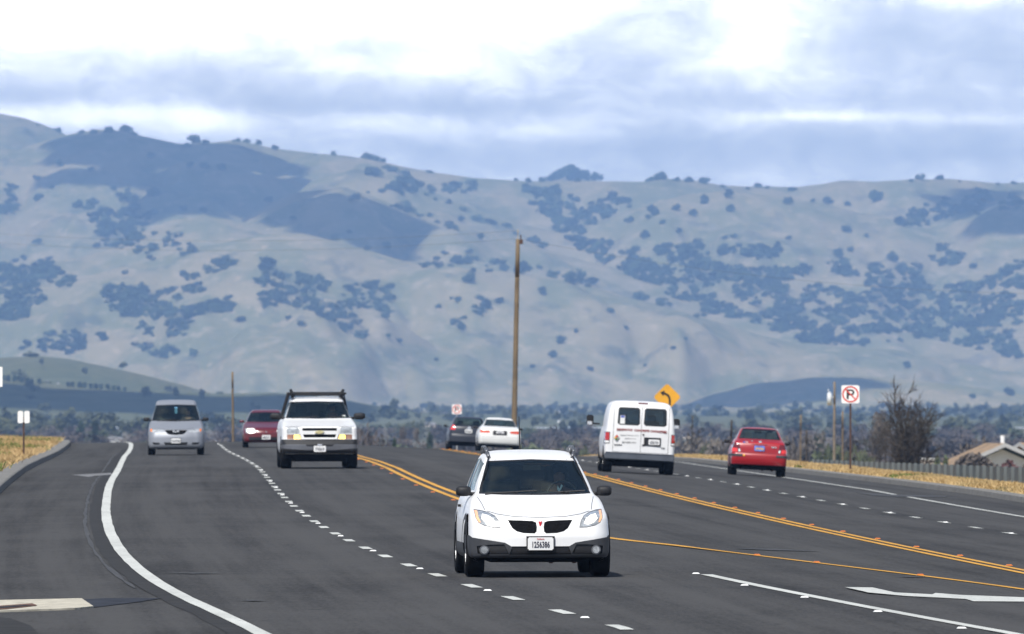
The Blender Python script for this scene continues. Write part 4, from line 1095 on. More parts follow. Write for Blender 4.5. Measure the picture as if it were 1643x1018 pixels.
def prism(bm, pts, y, t_, sg=1):
    """flat badge: outline in x,z given thickness along y"""
    A = [bm.verts.new((x * sg, y - t_ * sg, z)) for x, z in pts]; B = [bm.verts.new((x * sg, y + t_ * sg, z)) for x, z in pts]
    bm.faces.new(A); bm.faces.new(B[::-1])
    for i in range(len(pts)): j = (i + 1) % len(pts); bm.faces.new((A[i], B[i], B[j], A[j]))
    bmesh.ops.recalc_face_normals(bm, faces=bm.faces)
def wiper(car, x0, x1, y, z, m=None):
    car.add('wiper', lambda bm: (tube(bm, (x0, y - car.L / 2, z), (x1, y - car.L / 2 + .02, z + .035), .012, .010, 5), tube(bm, ((x0 * .3 + x1 * .7), y - car.L / 2 - .01, z - .01), (x1 * .55 + x0 * .45, y - car.L / 2 - .02, z + .02), .014, .010, 5)), M['black_plastic'])

def person(label, car, x, ys, zseat, shirt, hair, lean=0.0, group=None):
    """a driver sitting at the wheel, facing the way the vehicle goes (local -y)"""
    root = empty('person'); y = ys - car.L / 2
    V = [(x, y, zseat), (x, y + .05, zseat + .22), (x, y + .07, zseat + .44), (x, y + .05, zseat + .55), (x, y + .03, zseat + .63), (x, y + .005, zseat + .74),      # pelvis..skull
         (x - .18, y + .05, zseat + .47), (x - .24, y - .12, zseat + .25), (x - .15, y - .36, zseat + .36), (x - .13, y - .42, zseat + .39),
         (x + .18, y + .05, zseat + .47), (x + .24, y - .12, zseat + .25), (x + .15, y - .36, zseat + .36), (x + .13, y - .42, zseat + .39),
         (x - .10, y - .05, zseat - .01), (x - .14, y - .44, zseat + .08), (x - .14, y - .62, zseat - .30), (x - .14, y - .74, zseat - .33),
         (x + .10, y - .05, zseat - .01), (x + .14, y - .44, zseat + .08), (x + .14, y - .62, zseat - .30), (x + .14, y - .74, zseat - .33)]
    E = [(0, 1), (1, 2), (2, 3), (3, 4), (4, 5), (2, 6), (6, 7), (7, 8), (8, 9), (2, 10), (10, 11), (11, 12), (12, 13), (0, 14), (14, 15), (15, 16), (16, 17), (0, 18), (18, 19), (19, 20), (20, 21)]
    rad = [.14, .14, .15, .055, .07, .09, .065, .045, .035, .035, .065, .045, .035, .035, .09, .065, .05, .045, .09, .065, .05, .045]
    def skinned(name, keep, m, grow, parent):
        idx = {o: n for n, o in enumerate(keep)}
        me = bpy.data.meshes.new(name); me.from_pydata([V[i] for i in keep], [(idx[a], idx[b]) for a, b in E if a in idx and b in idx], []); me.update(); me.materials.append(m)
        o = link(bpy.data.objects.new(name, me), parent)
        sk = o.modifiers.new('skin', 'SKIN'); sk.use_smooth_shade = True
        if not me.skin_vertices: 
            me.attributes.new('x', 'FLOAT', 'POINT')
        for n, i in enumerate(keep):
            if me.skin_vertices: me.skin_vertices[0].data[n].radius = (rad[i] * grow, rad[i] * grow * .9); 
        if me.skin_vertices: me.skin_vertices[0].data[0].use_root = True
        sb = o.modifiers.new('smooth', 'SUBSURF'); sb.levels = 1; sb.render_levels = 2
        return o
    def sk_ready(): pass
    b = skinned('body', list(range(22)), M['skin'], 1.0, root)
    c = skinned('clothing', [0, 1, 2, 6, 7, 10, 11, 14, 15, 18, 19], shirt, 1.13, root)
    bm = bmesh.new(); ellipsoid(bm, (x, y + .025, zseat + .775), (.092, .10, .085)); 
    bmesh.ops.delete(bm, geom=[v for v in bm.verts if v.co.y < y - .03 and v.co.z < zseat + .80], context='VERTS')
    bm_obj('hair', bm, hair, root, True)
    bm = bmesh.new()
    prism(bm, [(x - .012, zseat + .70), (x + .012, zseat + .70), (x + .006, zseat + .735), (x - .006, zseat + .735)], y - .088, .014)
    bm_obj('nose', bm, M['skin'], root)
    tag(root, label, 'person', group)
    root.matrix_world = car.root.matrix_world.copy(); root.location = car.root.location; root.rotation_euler = car.root.rotation_euler
    return root
def steering(car, x, y, z):
    def f(bm):
        c = Vector((x, y - car.L / 2, z)); pts = [c + Vector((math.cos(a) * .18, math.sin(a) * .07, math.sin(a) * .165)) for a in [2 * math.pi * i / 18 for i in range(18)]]
        for i in range(18): tube(bm, pts[i], pts[(i + 1) % 18], .014, .014, 5)
        tube(bm, c, c + Vector((0, -.25, -.10)), .04, .04, 6); tube(bm, pts[0], pts[9], .014, .014, 5)
    car.add('steering_wheel', f, M['black_plastic'])

# ---- white hatchback in the near lane
c = Car('white_hatchback', 'white hatchback with charcoal cladding and lit headlights, nearest of all vehicles', 'car', [
    (.20, .30, 4.15, .74, .10, .12), (.235, .10, 4.28, .82, .12, .16), (.26, .05, 4.33, .845, .14, .2), (.33, .03, 4.35, .86, .16, .24), (.47, .03, 4.35, .865, .18, .26), (.60, .07, 4.33, .862, .20, .28), (.69, .11, 4.31, .855, .22, .28),
    (.722, .16, 4.30, .85, .24, .26), (.79, .42, 4.29, .838, .24, .22), (.87, .72, 4.28, .82, .22, .18), (.935, 1.02, 4.27, .79, .16, .14), (.965, 1.16, 4.26, .755, .16, .12), (1.0, 1.24, 4.24, .732, .18, .10), (1.10, 1.44, 4.16, .70, .20, .10),
    (1.22, 1.70, 4.06, .655, .20, .10), (1.34, 1.98, 3.95, .607, .19, .10), (1.40, 2.14, 3.88, .578, .17, .10), (1.445, 2.36, 3.80, .54, .15, .12), (1.475, 2.62, 3.66, .47, .12, .14), (1.492, 2.9, 3.5, .34, .05, .12), (1.50, 3.05, 3.35, .12, .02, .05)], 4.365, M['white_paint'], n=74)
# lower charcoal cladding and its openings
c.cut('cladding', [(-1.1, .53), (-.83, .50), (-.80, .475), (-.42, .415), (-.345, .372), (.345, .372), (.42, .415), (.80, .475), (.83, .50), (1.1, .53), (1.1, .1), (-1.1, .1)], 'front', m=M['grey_plastic'], push=.006, cond=lambda p: p.y < -1.2)
c.cut('lower_grille', [(-.335, .366), (.335, .366), (.37, .275), (-.37, .275)], 'front', on='cladding', m=M['black_plastic'], push=-.02)
c.both('fog_lamp_pocket', [(-.60, .392), (-.43, .395), (-.375, .285), (-.60, .280), (-.74, .285), (-.75, .375)], 'front', on='cladding', m=M['black_plastic'], push=-.015)
c.cut('chin', [(-.9, .236), (.9, .236), (.9, .1), (-.9, .1)], 'front', on='cladding', m=M['dark'], push=-.01)
c.cut('grille@0', [(-.387, .684), (-.24, .680), (-.09, .672), (-.050, .655), (-.040, .60), (-.045, .545), (-.07, .524), (-.20, .528), (-.28, .548), (-.33, .585)], 'front', m=M['grille_mesh'], push=-.012)
c.cut('grille@1', [(.387, .684), (.24, .680), (.09, .672), (.050, .655), (.040, .60), (.045, .545), (.07, .524), (.20, .528), (.28, .548), (.33, .585)], 'front', m=M['grille_mesh'], push=-.012)
HL = [(-.765, .808), (-.690, .800), (-.61, .778), (-.53, .735), (-.490, .680), (-.468, .590), (-.56, .592), (-.66, .615), (-.725, .65), (-.757, .71)]
c.both('lamp_gasket', HL, 'front', m=M['seam'], push=-.003)
hc = (sum(a for a, b in HL) / len(HL), sum(b for a, b in HL) / len(HL))
HI = [(hc[0] + (a - hc[0]) * .95, hc[1] + (b - hc[1]) * .91) for a, b in HL]
for k, sg in (('@0', 1), ('@1', -1)): c.cut('headlight' + k, [(a * sg, b) for a, b in HI], 'front', on='lamp_gasket' + k, m=M['lamp'], push=.001)
for k, sg in (('@0', 1), ('@1', -1)):
    c.cut('bulb' + k, [(a * sg, b) for a, b in [(-.675, .755), (-.61, .738), (-.555, .70), (-.525, .64), (-.57, .63), (-.64, .65), (-.69, .70)]], 'front', on='headlight' + k, m=M['lit'])
    c.cut('turn_lens' + k, [(a * sg, b) for a, b in [(-.757, .80), (-.725, .79), (-.725, .72), (-.70, .655), (-.73, .655), (-.757, .71)]], 'front', on='headlight' + k, m=M['amber_glow'])
c.cut('bonnet_gap', [(-.61, .790), (-.5, .756), (-.30, .726), (0, .716), (.30, .726), (.5, .756), (.61, .790), (.61, .783), (.5, .749), (.3, .719), (0, .709), (-.30, .719), (-.5, .749), (-.61, .783)], 'front', m=M['seam'], push=-.004)
c.both('bonnet_gap', [(-.64, .80), (-.662, .87), (-.70, .95), (-.692, .95), (-.654, .87), (-.632, .80)], 'front', m=M['seam'], push=-.003)
WS = [(-.672, .985), (-.40, .972), (0, .968), (.40, .972), (.672, .985), (.535, 1.372), (0, 1.392), (-.535, 1.372)]
c.cut('windshield_seal', WS, 'front', m=M['black_plastic'], push=-.003)
c.cut('windshield', [(-.648, 1.000), (-.40, .990), (0, .986), (.40, .990), (.648, 1.000), (.522, 1.357), (0, 1.377), (-.522, 1.357)], 'front', on='windshield_seal', m=G_dark)
c.arch(.86, .355, .33, flare=.075, flare_m=M['grey_plastic']); c.arch(3.46, .355, .33, flare=.075, flare_m=M['grey_plastic'])
sy = lambda P: [(a - c.L / 2, b) for a, b in P]
c.both('side_window', sy([(1.75, 1.02), (2.15, 1.34), (2.75, 1.40), (2.75, 1.02)]), 'side', m=G_side, push=-.004)
c.both('rear_side_window', sy([(2.82, 1.02), (2.82, 1.40), (3.45, 1.38), (3.55, 1.06)]), 'side', m=G_side, push=-.004)
c.both('door_gap', sy([(1.60, .42), (1.62, 1.0), (1.635, 1.0), (1.615, .42)]), 'side', m=M['seam'], push=-.004)
c.both('rear_door_gap', sy([(2.78, .42), (2.78, 1.0), (2.795, 1.0), (2.795, .42)]), 'side', m=M['seam'], push=-.004)
c.both('sill_cladding', sy([(1.25, .40), (3.05, .40), (3.05, .15), (1.25, .15)]), 'side', m=M['grey_plastic'], push=.008)
c.cut('rear_window', [(-.58, 1.02), (.58, 1.02), (.50, 1.33), (-.50, 1.33)], 'rear', m=G_side)
c.finish()
c.wheels(.86, 3.46, 1.50, r=.325, w=.215)
c.interior(.93, 1.62, 2.45, .70, gap=.9, seat_top=1.12)
steering(c, .36, 1.95, .96)
c.mirrors(.845, 1.55, 1.015, (.185, .125), M['black_plastic'])
for sd in (-1, 1):
    fl = c.add('fog_lamp', lambda bm: (tube(bm, (sd * .665, .20 - c.L / 2, .327), (sd * .665, .09 - c.L / 2, .327), .056, .056, 20)), M['steel_bumper'])
    disc(c, 'lens', sd * .665, .327, .085, .044, M['lamp'], parent=fl)
    def rail(bm):
        pts = [(.50, 2.25, 1.405), (.525, 2.34, 1.475), (.53, 2.46, 1.515), (.53, 2.8, 1.535), (.53, 3.3, 1.53), (.52, 3.7, 1.48), (.50, 3.85, 1.40)]
        for p, q in zip(pts, pts[1:]): tube(bm, (sd * p[0], p[1] - c.L / 2, p[2]), (sd * q[0], q[1] - c.L / 2, q[2]), .021, .021, 8)
        tube(bm, (sd * .53, 3.0 - c.L / 2, 1.535), (sd * .50, 3.0 - c.L / 2, 1.44), .02, .03, 6)
    c.add('roof_rail', rail, M['steel_bumper'], smooth=True)
    c.add('door_handle', lambda bm: box(bm, (sd * .848, 2.62 - c.L / 2, .83), (.03, .16, .03)), M['black_plastic'])
    c.add('roof_trim', lambda bm: [tube(bm, (sd * p[0], p[1] - c.L / 2, p[2]), (sd * q[0], q[1] - c.L / 2, q[2]), .009, .009, 5) for p, q in zip([(.665, 1.42, 1.0), (.60, 1.72, 1.18), (.535, 2.05, 1.36), (.505, 2.25, 1.425)], [(.60, 1.72, 1.18), (.535, 2.05, 1.36), (.505, 2.25, 1.425), (.49, 2.6, 1.47)])], M['black_plastic'])
wiper(c, -.60, .02, 1.27, .985); wiper(c, .02, .60, 1.27, .985)
plate(c, 0, .403, .005, .305, .152, '1256386', frame=(.335, .17, .004), top='California')
c.add('emblem', lambda bm: prism(bm, [(-.022, .668), (-.006, .668), (0, .655), (.006, .668), (.022, .668), (.004, .600), (-.004, .600)], .085 - c.L / 2, .012), M['red_ink'])
c.add('antenna', lambda bm: (tube(bm, (-.07, 3.45 - c.L / 2, 1.45), (-.075, 3.55 - c.L / 2, 1.90), .009, .005, 6), tube(bm, (-.07, 3.45 - c.L / 2, 1.46), (-.07, 3.46 - c.L / 2, 1.52), .02, .012, 8)), M['black_plastic'])
c.add('sun_visors', lambda bm: [box(bm, (sd * .26, 2.24 - c.L / 2, 1.375), (.36, .12, .025)) for sd in (-1, 1)], M['seat'])
c.add('inner_mirror', lambda bm: box(bm, (0, 2.0 - c.L / 2, 1.29), (.22, .03, .06)), M['black_plastic'])
c.place(861.5, 141.5, .052)
HB = c
person('person with dark hair and a blue collar driving the nearest white hatchback', c, .35, 2.35, .50, M['dark_cloth'], M['hair'])
pr_ = bpy.context.scene.objects['person']
b = bmesh.new(); prism(b, [(.32, 1.03), (.345, .985), (.39, 1.07), (.37, 1.085), (.35, 1.03), (.328, 1.075)], 2.335 - c.L / 2, .07); bm_obj('collar', b, M['shirt'], pr_)

# ---- white pickup
c = Car('white_pickup_truck', 'white pickup truck with a black ladder rack and lit yellow lamps', 'truck', [
    (.36, .30, 5.6, .86, .05, .10), (.39, .06, 5.75, .93, .07, .10), (.48, .00, 5.8, .965, .09, .12), (.60, .00, 5.8, .975, .10, .14), (.655, .02, 5.8, .978, .10, .14), (.72, .08, 5.8, .975, .10, .12), (.80, .10, 5.8, .973, .10, .12), (1.02, .12, 5.8, .968, .10, .12), (1.06, .20, 5.8, .96, .12, .12), (1.11, .6, 5.8, .95, .14, .10),
    (1.17, 1.05, 5.8, .93, .12, .10), (1.215, 1.45, 5.8, .90, .10, .10), (1.25, 1.62, 5.8, .885, .12, .10), (1.27, 1.67, 4.35, .855, .14, .10), (1.40, 1.88, 4.33, .80, .15, .10), (1.55, 2.14, 4.3, .745, .15, .10), (1.68, 2.38, 4.27, .695, .15, .10), (1.74, 2.55, 4.25, .665, .14, .12), (1.785, 2.85, 4.15, .60, .10, .14), (1.80, 3.1, 3.95, .45, .04, .12), (1.806, 3.3, 3.7, .15, .02, .04)], 5.8, M['white_paint'], n=70)
c.cut('bumper_top', [(-1.1, .737), (1.1, .737), (1.1, .605), (-1.1, .605)], 'front', m=M['black_plastic'], push=.004, cond=lambda p: p.y < -2.2)
c.cut('bumper', [(-1.1, .604), (1.1, .604), (1.1, .40), (-1.1, .40)], 'front', m=M['steel_bumper'], push=.02, cond=lambda p: p.y < -2.2)
c.cut('bumper_slot', [(-.36, .61), (.36, .61), (.32, .56), (-.32, .56)], 'front', on='bumper', m=M['black_plastic'])
c.cut('air_dam', [(-1.1, .52), (-.75, .50), (-.30, .46), (.30, .46), (.75, .50), (1.1, .52), (1.1, .3), (-1.1, .3)], 'front', on='bumper', m=M['black_plastic'])
c.cut('grille', [(-.475, 1.045), (.475, 1.045), (.475, .86), (.43, .735), (-.43, .735), (-.475, .86)], 'front', m=M['white_paint'], push=.02)
c.cut('grille_opening@0', [(-.44, 1.025), (.44, 1.025), (.43, .955), (-.43, .955)], 'front', on='grille', m=M['grille_mesh'], push=-.03)
c.cut('grille_opening@1', [(-.42, .865), (.42, .865), (.39, .785), (-.39, .785)], 'front', on='grille', m=M['grille_mesh'], push=-.03)
for k, sg in (('@0', 1), ('@1', -1)):
    f = lambda P: [(a * sg, b) for a, b in P]
    c.cut('headlight' + k, f([(-.82, 1.045), (-.54, 1.045), (-.50, .885), (-.82, .878)]), 'front', m=M['lamp'], push=-.004)
    c.cut('turn_lens' + k, f([(-.82, .862), (-.49, .866), (-.455, .745), (-.82, .742)]), 'front', m=M['dull_lens'], push=-.004)
    c.cut('bulb' + k, f([(-.645, .85), (-.51, .85), (-.478, .755), (-.645, .75)]), 'front', on='turn_lens' + k, m=M['lit_yellow'])
c.cut('bonnet_gap', [(-.87, 1.066), (.87, 1.066), (.87, 1.056), (-.87, 1.056)], 'front', m=M['seam'], push=-.003)
c.cut('windshield_seal', [(-.815, 1.27), (0, 1.255), (.815, 1.27), (.675, 1.685), (0, 1.70), (-.675, 1.685)], 'front', m=M['black_plastic'], push=-.003)
c.cut('windshield', [(-.79, 1.285), (0, 1.27), (.79, 1.285), (.655, 1.665), (0, 1.68), (-.655, 1.665)], 'front', on='windshield_seal', m=G_dark)
c.arch(1.0, .44, .40); c.arch(4.65, .44, .40)
sy = lambda P: [(a - c.L / 2, b) for a, b in P]
c.both('side_window', sy([(2.2, 1.29), (2.6, 1.66), (3.2, 1.68), (3.2, 1.29)]), 'side', m=G_side, push=-.004)
c.both('rear_side_window', sy([(3.28, 1.29), (3.28, 1.68), (4.1, 1.66), (4.15, 1.29)]), 'side', m=G_side, push=-.004)
c.cut('cargo_bed', [(-.84, 4.45 - c.L / 2), (.84, 4.45 - c.L / 2), (.84, 5.7 - c.L / 2), (-.84, 5.7 - c.L / 2)], 'top', m=M['black_plastic'], push=-.05)
c.finish(); c.wheels(1.0, 4.65, 1.66, r=.385, w=.27); c.interior(1.22, 1.95, 2.85, .78, gap=.95, seat_top=1.42)
steering(c, .40, 2.25, 1.27)
c.mirrors(1.06, 2.05, 1.32, (.30, .17), M['black_plastic'])
def rack(bm):
    y = lambda v: v - c.L / 2
    for yy in (2.75, 3.6): 
        box(bm, (0, y(yy), 1.885), (1.30, .07, .10))
    for sd in (-1, 1):
        box(bm, (sd * .665, y(4.1), 1.90), (.06, 3.1, .06)); 
        tube(bm, (sd * .60, y(2.70), 1.86), (sd * .68, y(2.68), 2.00), .045, .035, 6); tube(bm, (sd * .58, y(2.9), 1.83), (sd * .73, y(2.72), 1.90), .035, .03, 6)
        tube(bm, (sd * .67, y(4.6), 1.90), (sd * .86, y(4.75), 1.24), .035, .035, 6); tube(bm, (sd * .67, y(5.5), 1.90), (sd * .86, y(5.6), 1.24), .035, .035, 6)
        tube(bm, (sd * .69, y(3.0), 1.90), (sd * .85, y(4.4), 1.28), .02, .02, 6)
        box(bm, (sd * .62, y(2.85), 1.81), (.06, .3, .06))
    box(bm, (0, y(5.55), 1.89), (1.34, .06, .08))
c.add('ladder_rack', rack, M['black_plastic'])
plate(c, 0, .50, -.035, .305, .152, '7T42619')
c.add('emblem', lambda bm: prism(bm, [(-.10, .945), (-.05, .945), (-.045, .962), (.045, .962), (.05, .945), (.11, .945), (.09, .895), (.045, .895), (.04, .878), (-.05, .878), (-.055, .895), (-.12, .895)], .085 - c.L / 2, .03), M['brand_gold'])
c.add('tow_hook', lambda bm: (box(bm, (0, -.02 - c.L / 2, .60), (.12, .06, .045))), M['chrome'])
c.add('sticker', lambda bm: box(bm, (.66, 1.86 - c.L / 2, 1.32), (.09, .005, .05)), M['pale_marker'])
c.add('sun_visors', lambda bm: [box(bm, (sd * .34, 2.56 - c.L / 2, 1.655), (.42, .12, .025)) for sd in (-1, 1)], M['seat'])
wiper(c, -.66, .0, 1.72, 1.275); wiper(c, .04, .68, 1.72, 1.275)
c.place(511.5, 299.5, .026)
person('person in dark clothes driving the white pickup truck', c, .40, 2.75, .84, M['dark_cloth'], M['hair'])

# ---- silver minivan
c = Car('silver_minivan', 'silver minivan with a shield grille and black mirrors, leftmost vehicle', 'minivan', [
    (.20, .25, 4.5, .80, .10, .14), (.24, .07, 4.7, .87, .14, .2), (.36, .02, 4.76, .895, .18, .24), (.55, .03, 4.76, .90, .20, .26), (.70, .08, 4.75, .895, .22, .28), (.82, .20, 4.74, .885, .26, .26), (.88, .42, 4.74, .875, .28, .22), (.96, .75, 4.73, .86, .26, .18), (1.03, 1.02, 4.72, .835, .20, .14), (1.07, 1.14, 4.71, .81, .18, .12),
    (1.18, 1.36, 4.66, .785, .22, .10), (1.35, 1.68, 4.58, .735, .22, .10), (1.52, 2.02, 4.5, .68, .20, .10), (1.60, 2.20, 4.46, .655, .17, .12), (1.68, 2.45, 4.4, .63, .14, .12), (1.73, 2.8, 4.3, .56, .10, .14), (1.75, 3.1, 4.1, .40, .04, .12), (1.756, 3.3, 3.9, .14, .02, .04)], 4.77, M['silver_paint'], n=66)
c.cut('grille', [(-.355, .785), (-.30, .79), (.30, .79), (.355, .785), (.30, .70), (.22, .655), (0, .635), (-.22, .655), (-.30, .70)], 'front', m=M['grille_mesh'], push=-.01)
c.cut('lower_grille', [(-.38, .405), (.38, .405), (.34, .315), (-.34, .315)], 'front', m=M['black_plastic'], push=-.01)
for k, sg in (('@0', 1), ('@1', -1)):
    f = lambda P: [(a * sg, b) for a, b in P]
    c.cut('headlight' + k, f([(-.82, .845), (-.60, .835), (-.42, .80), (-.38, .735), (-.55, .712), (-.74, .722), (-.815, .76)]), 'front', m=M['lamp'], push=-.002)
    c.cut('turn_lens' + k, f([(-.815, .835), (-.755, .835), (-.75, .745), (-.79, .74), (-.812, .77)]), 'front', on='headlight' + k, m=M['amber_lens'])
    c.cut('fog_slot' + k, f([(-.76, .405), (-.52, .395), (-.50, .355), (-.54, .33), (-.70, .335)]), 'front', m=M['black_plastic'], push=-.008)
c.cut('windshield_seal', [(-.765, 1.085), (0, 1.065), (.765, 1.085), (.645, 1.585), (0, 1.605), (-.645, 1.585)], 'front', m=M['black_plastic'], push=-.003)
c.cut('windshield', [(-.745, 1.105), (0, 1.09), (.745, 1.105), (.628, 1.565), (0, 1.585), (-.628, 1.565)], 'front', on='windshield_seal', m=G_dark)
c.cut('bonnet_gap', [(-.56, .86), (-.3, .815), (0, .808), (.3, .815), (.56, .86), (.56, .853), (.3, .807), (0, .80), (-.3, .807), (-.56, .853)], 'front', m=M['seam'], push=-.003)
c.arch(.95, .37, .34); c.arch(3.80, .37, .34)
sy = lambda P: [(a - c.L / 2, b) for a, b in P]
c.both('side_window', sy([(1.8, 1.12), (2.25, 1.54), (2.9, 1.58), (2.9, 1.12)]), 'side', m=G_side, push=-.004)
c.both('rear_side_window', sy([(2.98, 1.12), (2.98, 1.58), (4.3, 1.52), (4.4, 1.14)]), 'side', m=G_side, push=-.004)
c.finish(); c.wheels(.95, 3.80, 1.56, r=.33, w=.215); c.interior(1.04, 1.65, 2.55, .76, gap=.95, seat_top=1.28)
steering(c, .38, 1.95, 1.08)
c.mirrors(.94, 1.62, 1.135, (.20, .125), M['black_plastic'])
plate(c, 0, .455, .0, .305, .152, '5HGW082', frame=(.33, .172, .004))
c.add('emblem', lambda bm: prism(bm, [(-.115, .775), (-.06, .785), (0, .745), (.06, .785), (.115, .775), (.085, .72), (.03, .735), (0, .705), (-.03, .735), (-.085, .72)], .10 - c.L / 2, .02), M['chrome'])
c.add('parking_permit', lambda bm: box(bm, (0.0, 1.98 - c.L / 2, 1.42), (.09, .004, .20)), M['pale_blue'])
wiper(c, -.60, .0, 1.22, 1.095); wiper(c, .04, .62, 1.22, 1.095)
c.place(282.5, 376.5, -.004)
person('person in dark clothes driving the silver minivan', c, .38, 2.45, .68, M['dark_cloth'], M['hair'])

# ---- maroon sedan half hidden by the pickup
c = Car('maroon_sedan', 'dark red sedan with a lit headlight, half hidden behind the white pickup truck', 'car', [
    (.18, .25, 4.3, .76, .10, .14), (.22, .07, 4.4, .82, .12, .18), (.32, .03, 4.45, .85, .16, .24), (.50, .03, 4.45, .86, .18, .26), (.64, .10, 4.44, .855, .20, .26), (.72, .28, 4.43, .845, .22, .24), (.78, .60, 4.42, .83, .22, .18), (.84, .95, 4.40, .80, .16, .14), (.875, 1.12, 4.3, .77, .16, .12), (.91, 1.22, 3.95, .735, .16, .10),
    (1.02, 1.48, 3.75, .68, .18, .10), (1.14, 1.78, 3.55, .62, .18, .10), (1.24, 2.02, 3.4, .575, .16, .10), (1.30, 2.2, 3.3, .53, .12, .12), (1.345, 2.45, 3.15, .43, .08, .12), (1.355, 2.7, 2.95, .14, .02, .04)], 4.45, M['maroon_paint'], n=60)
for k, sg in (('@0', 1), ('@1', -1)):
    f = lambda P: [(a * sg, b) for a, b in P]
    c.cut('headlight' + k, f([(-.76, .70), (-.42, .69), (-.37, .60), (-.40, .52), (-.60, .50), (-.73, .53)]), 'front', m=M['lamp'], push=-.002)
    c.cut('bulb' + k, f([(-.68, .685), (-.45, .68), (-.39, .60), (-.42, .53), (-.60, .51), (-.68, .56)]), 'front', on='headlight' + k, m=M['lit'])
c.cut('grille', [(-.30, .62), (.30, .62), (.27, .53), (-.27, .53)], 'front', m=M['dark_red_lens'], push=-.01)
c.cut('lower_grille', [(-.62, .38), (.62, .38), (.60, .25), (-.60, .25)], 'front', m=M['black_plastic'], push=-.01)
c.cut('windshield_seal', [(-.70, .92), (0, .905), (.70, .92), (.56, 1.25), (0, 1.265), (-.56, 1.25)], 'front', m=M['black_plastic'], push=-.003)
c.cut('windshield', [(-.68, .935), (0, .92), (.68, .935), (.545, 1.235), (0, 1.25), (-.545, 1.235)], 'front', on='windshield_seal', m=G_dark)
c.arch(.85, .33, .31); c.arch(3.45, .33, .31)
c.finish(); c.wheels(.85, 3.45, 1.47, r=.30, w=.20); c.interior(.86, 1.50, 2.35, .68, gap=.85, seat_top=1.05)
c.mirrors(.87, 1.48, .935, (.16, .10), M['maroon_paint'])
plate(c, 0, .37, .0, .305, .152, '4MRK573')
c.add('emblem', lambda bm: [prism(bm, P, .05 - c.L / 2, .015) for P in ([(0, .60), (.025, .565), (0, .53), (-.025, .565)], [(-.03, .525), (-.005, .49), (-.05, .49), (-.075, .525)], [(.03, .525), (.005, .49), (.05, .49), (.075, .525)])], M['chrome'])
c.place(427, 425, .005)

# ---- white van seen from behind
c = Car('white_cargo_van', 'white work van seen from behind with red lettering across its rear doors', 'van', [
    (.36, .25, 5.1, .88, .06, .10), (.44, .05, 5.34, .96, .10, .12), (.60, .02, 5.36, .985, .12, .14), (.95, .05, 5.36, .99, .14, .14), (1.05, .30, 5.36, .985, .16, .14), (1.15, .75, 5.36, .98, .16, .14), (1.25, .95, 5.355, .965, .18, .13), (1.45, 1.15, 5.34, .945, .20, .12), (1.65, 1.35, 5.31, .92, .20, .12), (1.82, 1.6, 5.27, .885, .18, .12),
    (1.92, 1.8, 5.23, .85, .16, .14), (1.99, 2.0, 5.17, .80, .12, .18), (2.035, 2.3, 5.07, .70, .08, .2), (2.06, 2.7, 4.9, .50, .04, .18), (2.066, 3.0, 4.6, .2, .02, .08)], 5.37, M['white_paint'], n=64, bowr=.05)
rq = lambda x0, x1, z0, z1, r=.05: [(x0 + r, z1), (x1 - r, z1), (x1, z1 - r), (x1 + .012, z0 + r), (x1 - r, z0), (x0 + r, z0), (x0 - .012, z0 + r), (x0, z1 - r)]
for k, P in (('@0', rq(-.63, -.035, 1.365, 1.872)), ('@1', rq(.09, .70, 1.365, 1.872))):
    c.cut('window_seal' + k, P, 'rear', m=M['black_plastic'], push=.002)
c.cut('rear_window@0', rq(-.608, -.06, 1.39, 1.848), 'rear', on='window_seal@0', m=G_smoke)
c.cut('rear_window@1', rq(.115, .675, 1.39, 1.848), 'rear', on='window_seal@1', m=G_smoke)
for k, a, b in (('@0', -.985, -.835), ('@1', .85, .99)):
    c.cut('tail_light' + k, [(a, 1.15), (b, 1.15), (b, .82), (a, .82)], 'rear', m=M['black_plastic'], push=.006)
    w_ = (b - a)
    c.cut('red_lens' + k, [(a + .012, 1.135), (b - .012, 1.135), (b - .012, .915), (a + .012, .915)], 'rear', on='tail_light' + k, m=M['red_lens'], push=.004)
    c.cut('white_lens' + k, [(a + .012, .90), (b - .012, .90), (b - .012, .84), (a + .012, .84)], 'rear', on='tail_light' + k, m=M['white_lens'], push=.004)
for k, x in (('@0', 0.018), ('@1', -.745), ('@2', .775)):
    c.cut('door_gap' + k, [(x - .006, 1.93), (x + .006, 1.93), (x + .006, .60), (x - .006, .60)], 'rear', m=M['seam'], push=-.004)
c.cut('door_gap@3', [(-.74, .605), (.78, .605), (.78, .595), (-.74, .595)], 'rear', m=M['seam'], push=-.004)
c.cut('lower_panel', [(-1.1, .44), (1.1, .44), (1.1, .3), (-1.1, .3)], 'rear', m=M['dark'], cond=lambda p: p.y > 2.0)
c.arch(.95, .40, .38); c.arch(4.45, .40, .38)
sy = lambda P: [(a - c.L / 2, b) for a, b in P]
c.both('side_window', sy([(1.6, 1.30), (1.95, 1.74), (2.6, 1.80), (2.6, 1.30)]), 'side', m=G_side, push=-.004)
c.both('door_gap_side', sy([(1.45, .45), (1.45, 1.28), (1.46, 1.28), (1.46, .45)]), 'side', m=M['seam'], push=-.004)
c.both('door_gap_front', sy([(2.68, .45), (2.68, 1.85), (2.69, 1.85), (2.69, .45)]), 'side', m=M['seam'], push=-.004)
c.cut('windshield', [(-.80, 1.28), (.80, 1.28), (.72, 1.82), (-.72, 1.82)], 'front', m=G_dark)
c.finish(); c.wheels(.95, 4.45, 1.70, r=.37, w=.25, rim=M['steel'])
c.interior(1.2, 1.4, 2.3, .80, rows_=1, seat_top=1.50)
c.add('bumper', lambda bm: (box(bm, (0, 5.42 - c.L / 2, .475), (1.92, .14, .19)), bmesh.ops.bevel(bm, geom=list(bm.edges), offset=.025, segments=2, affect='EDGES'), box(bm, (0, 5.40 - c.L / 2, .575), (1.86, .16, .02))), M['grey_bumper'])
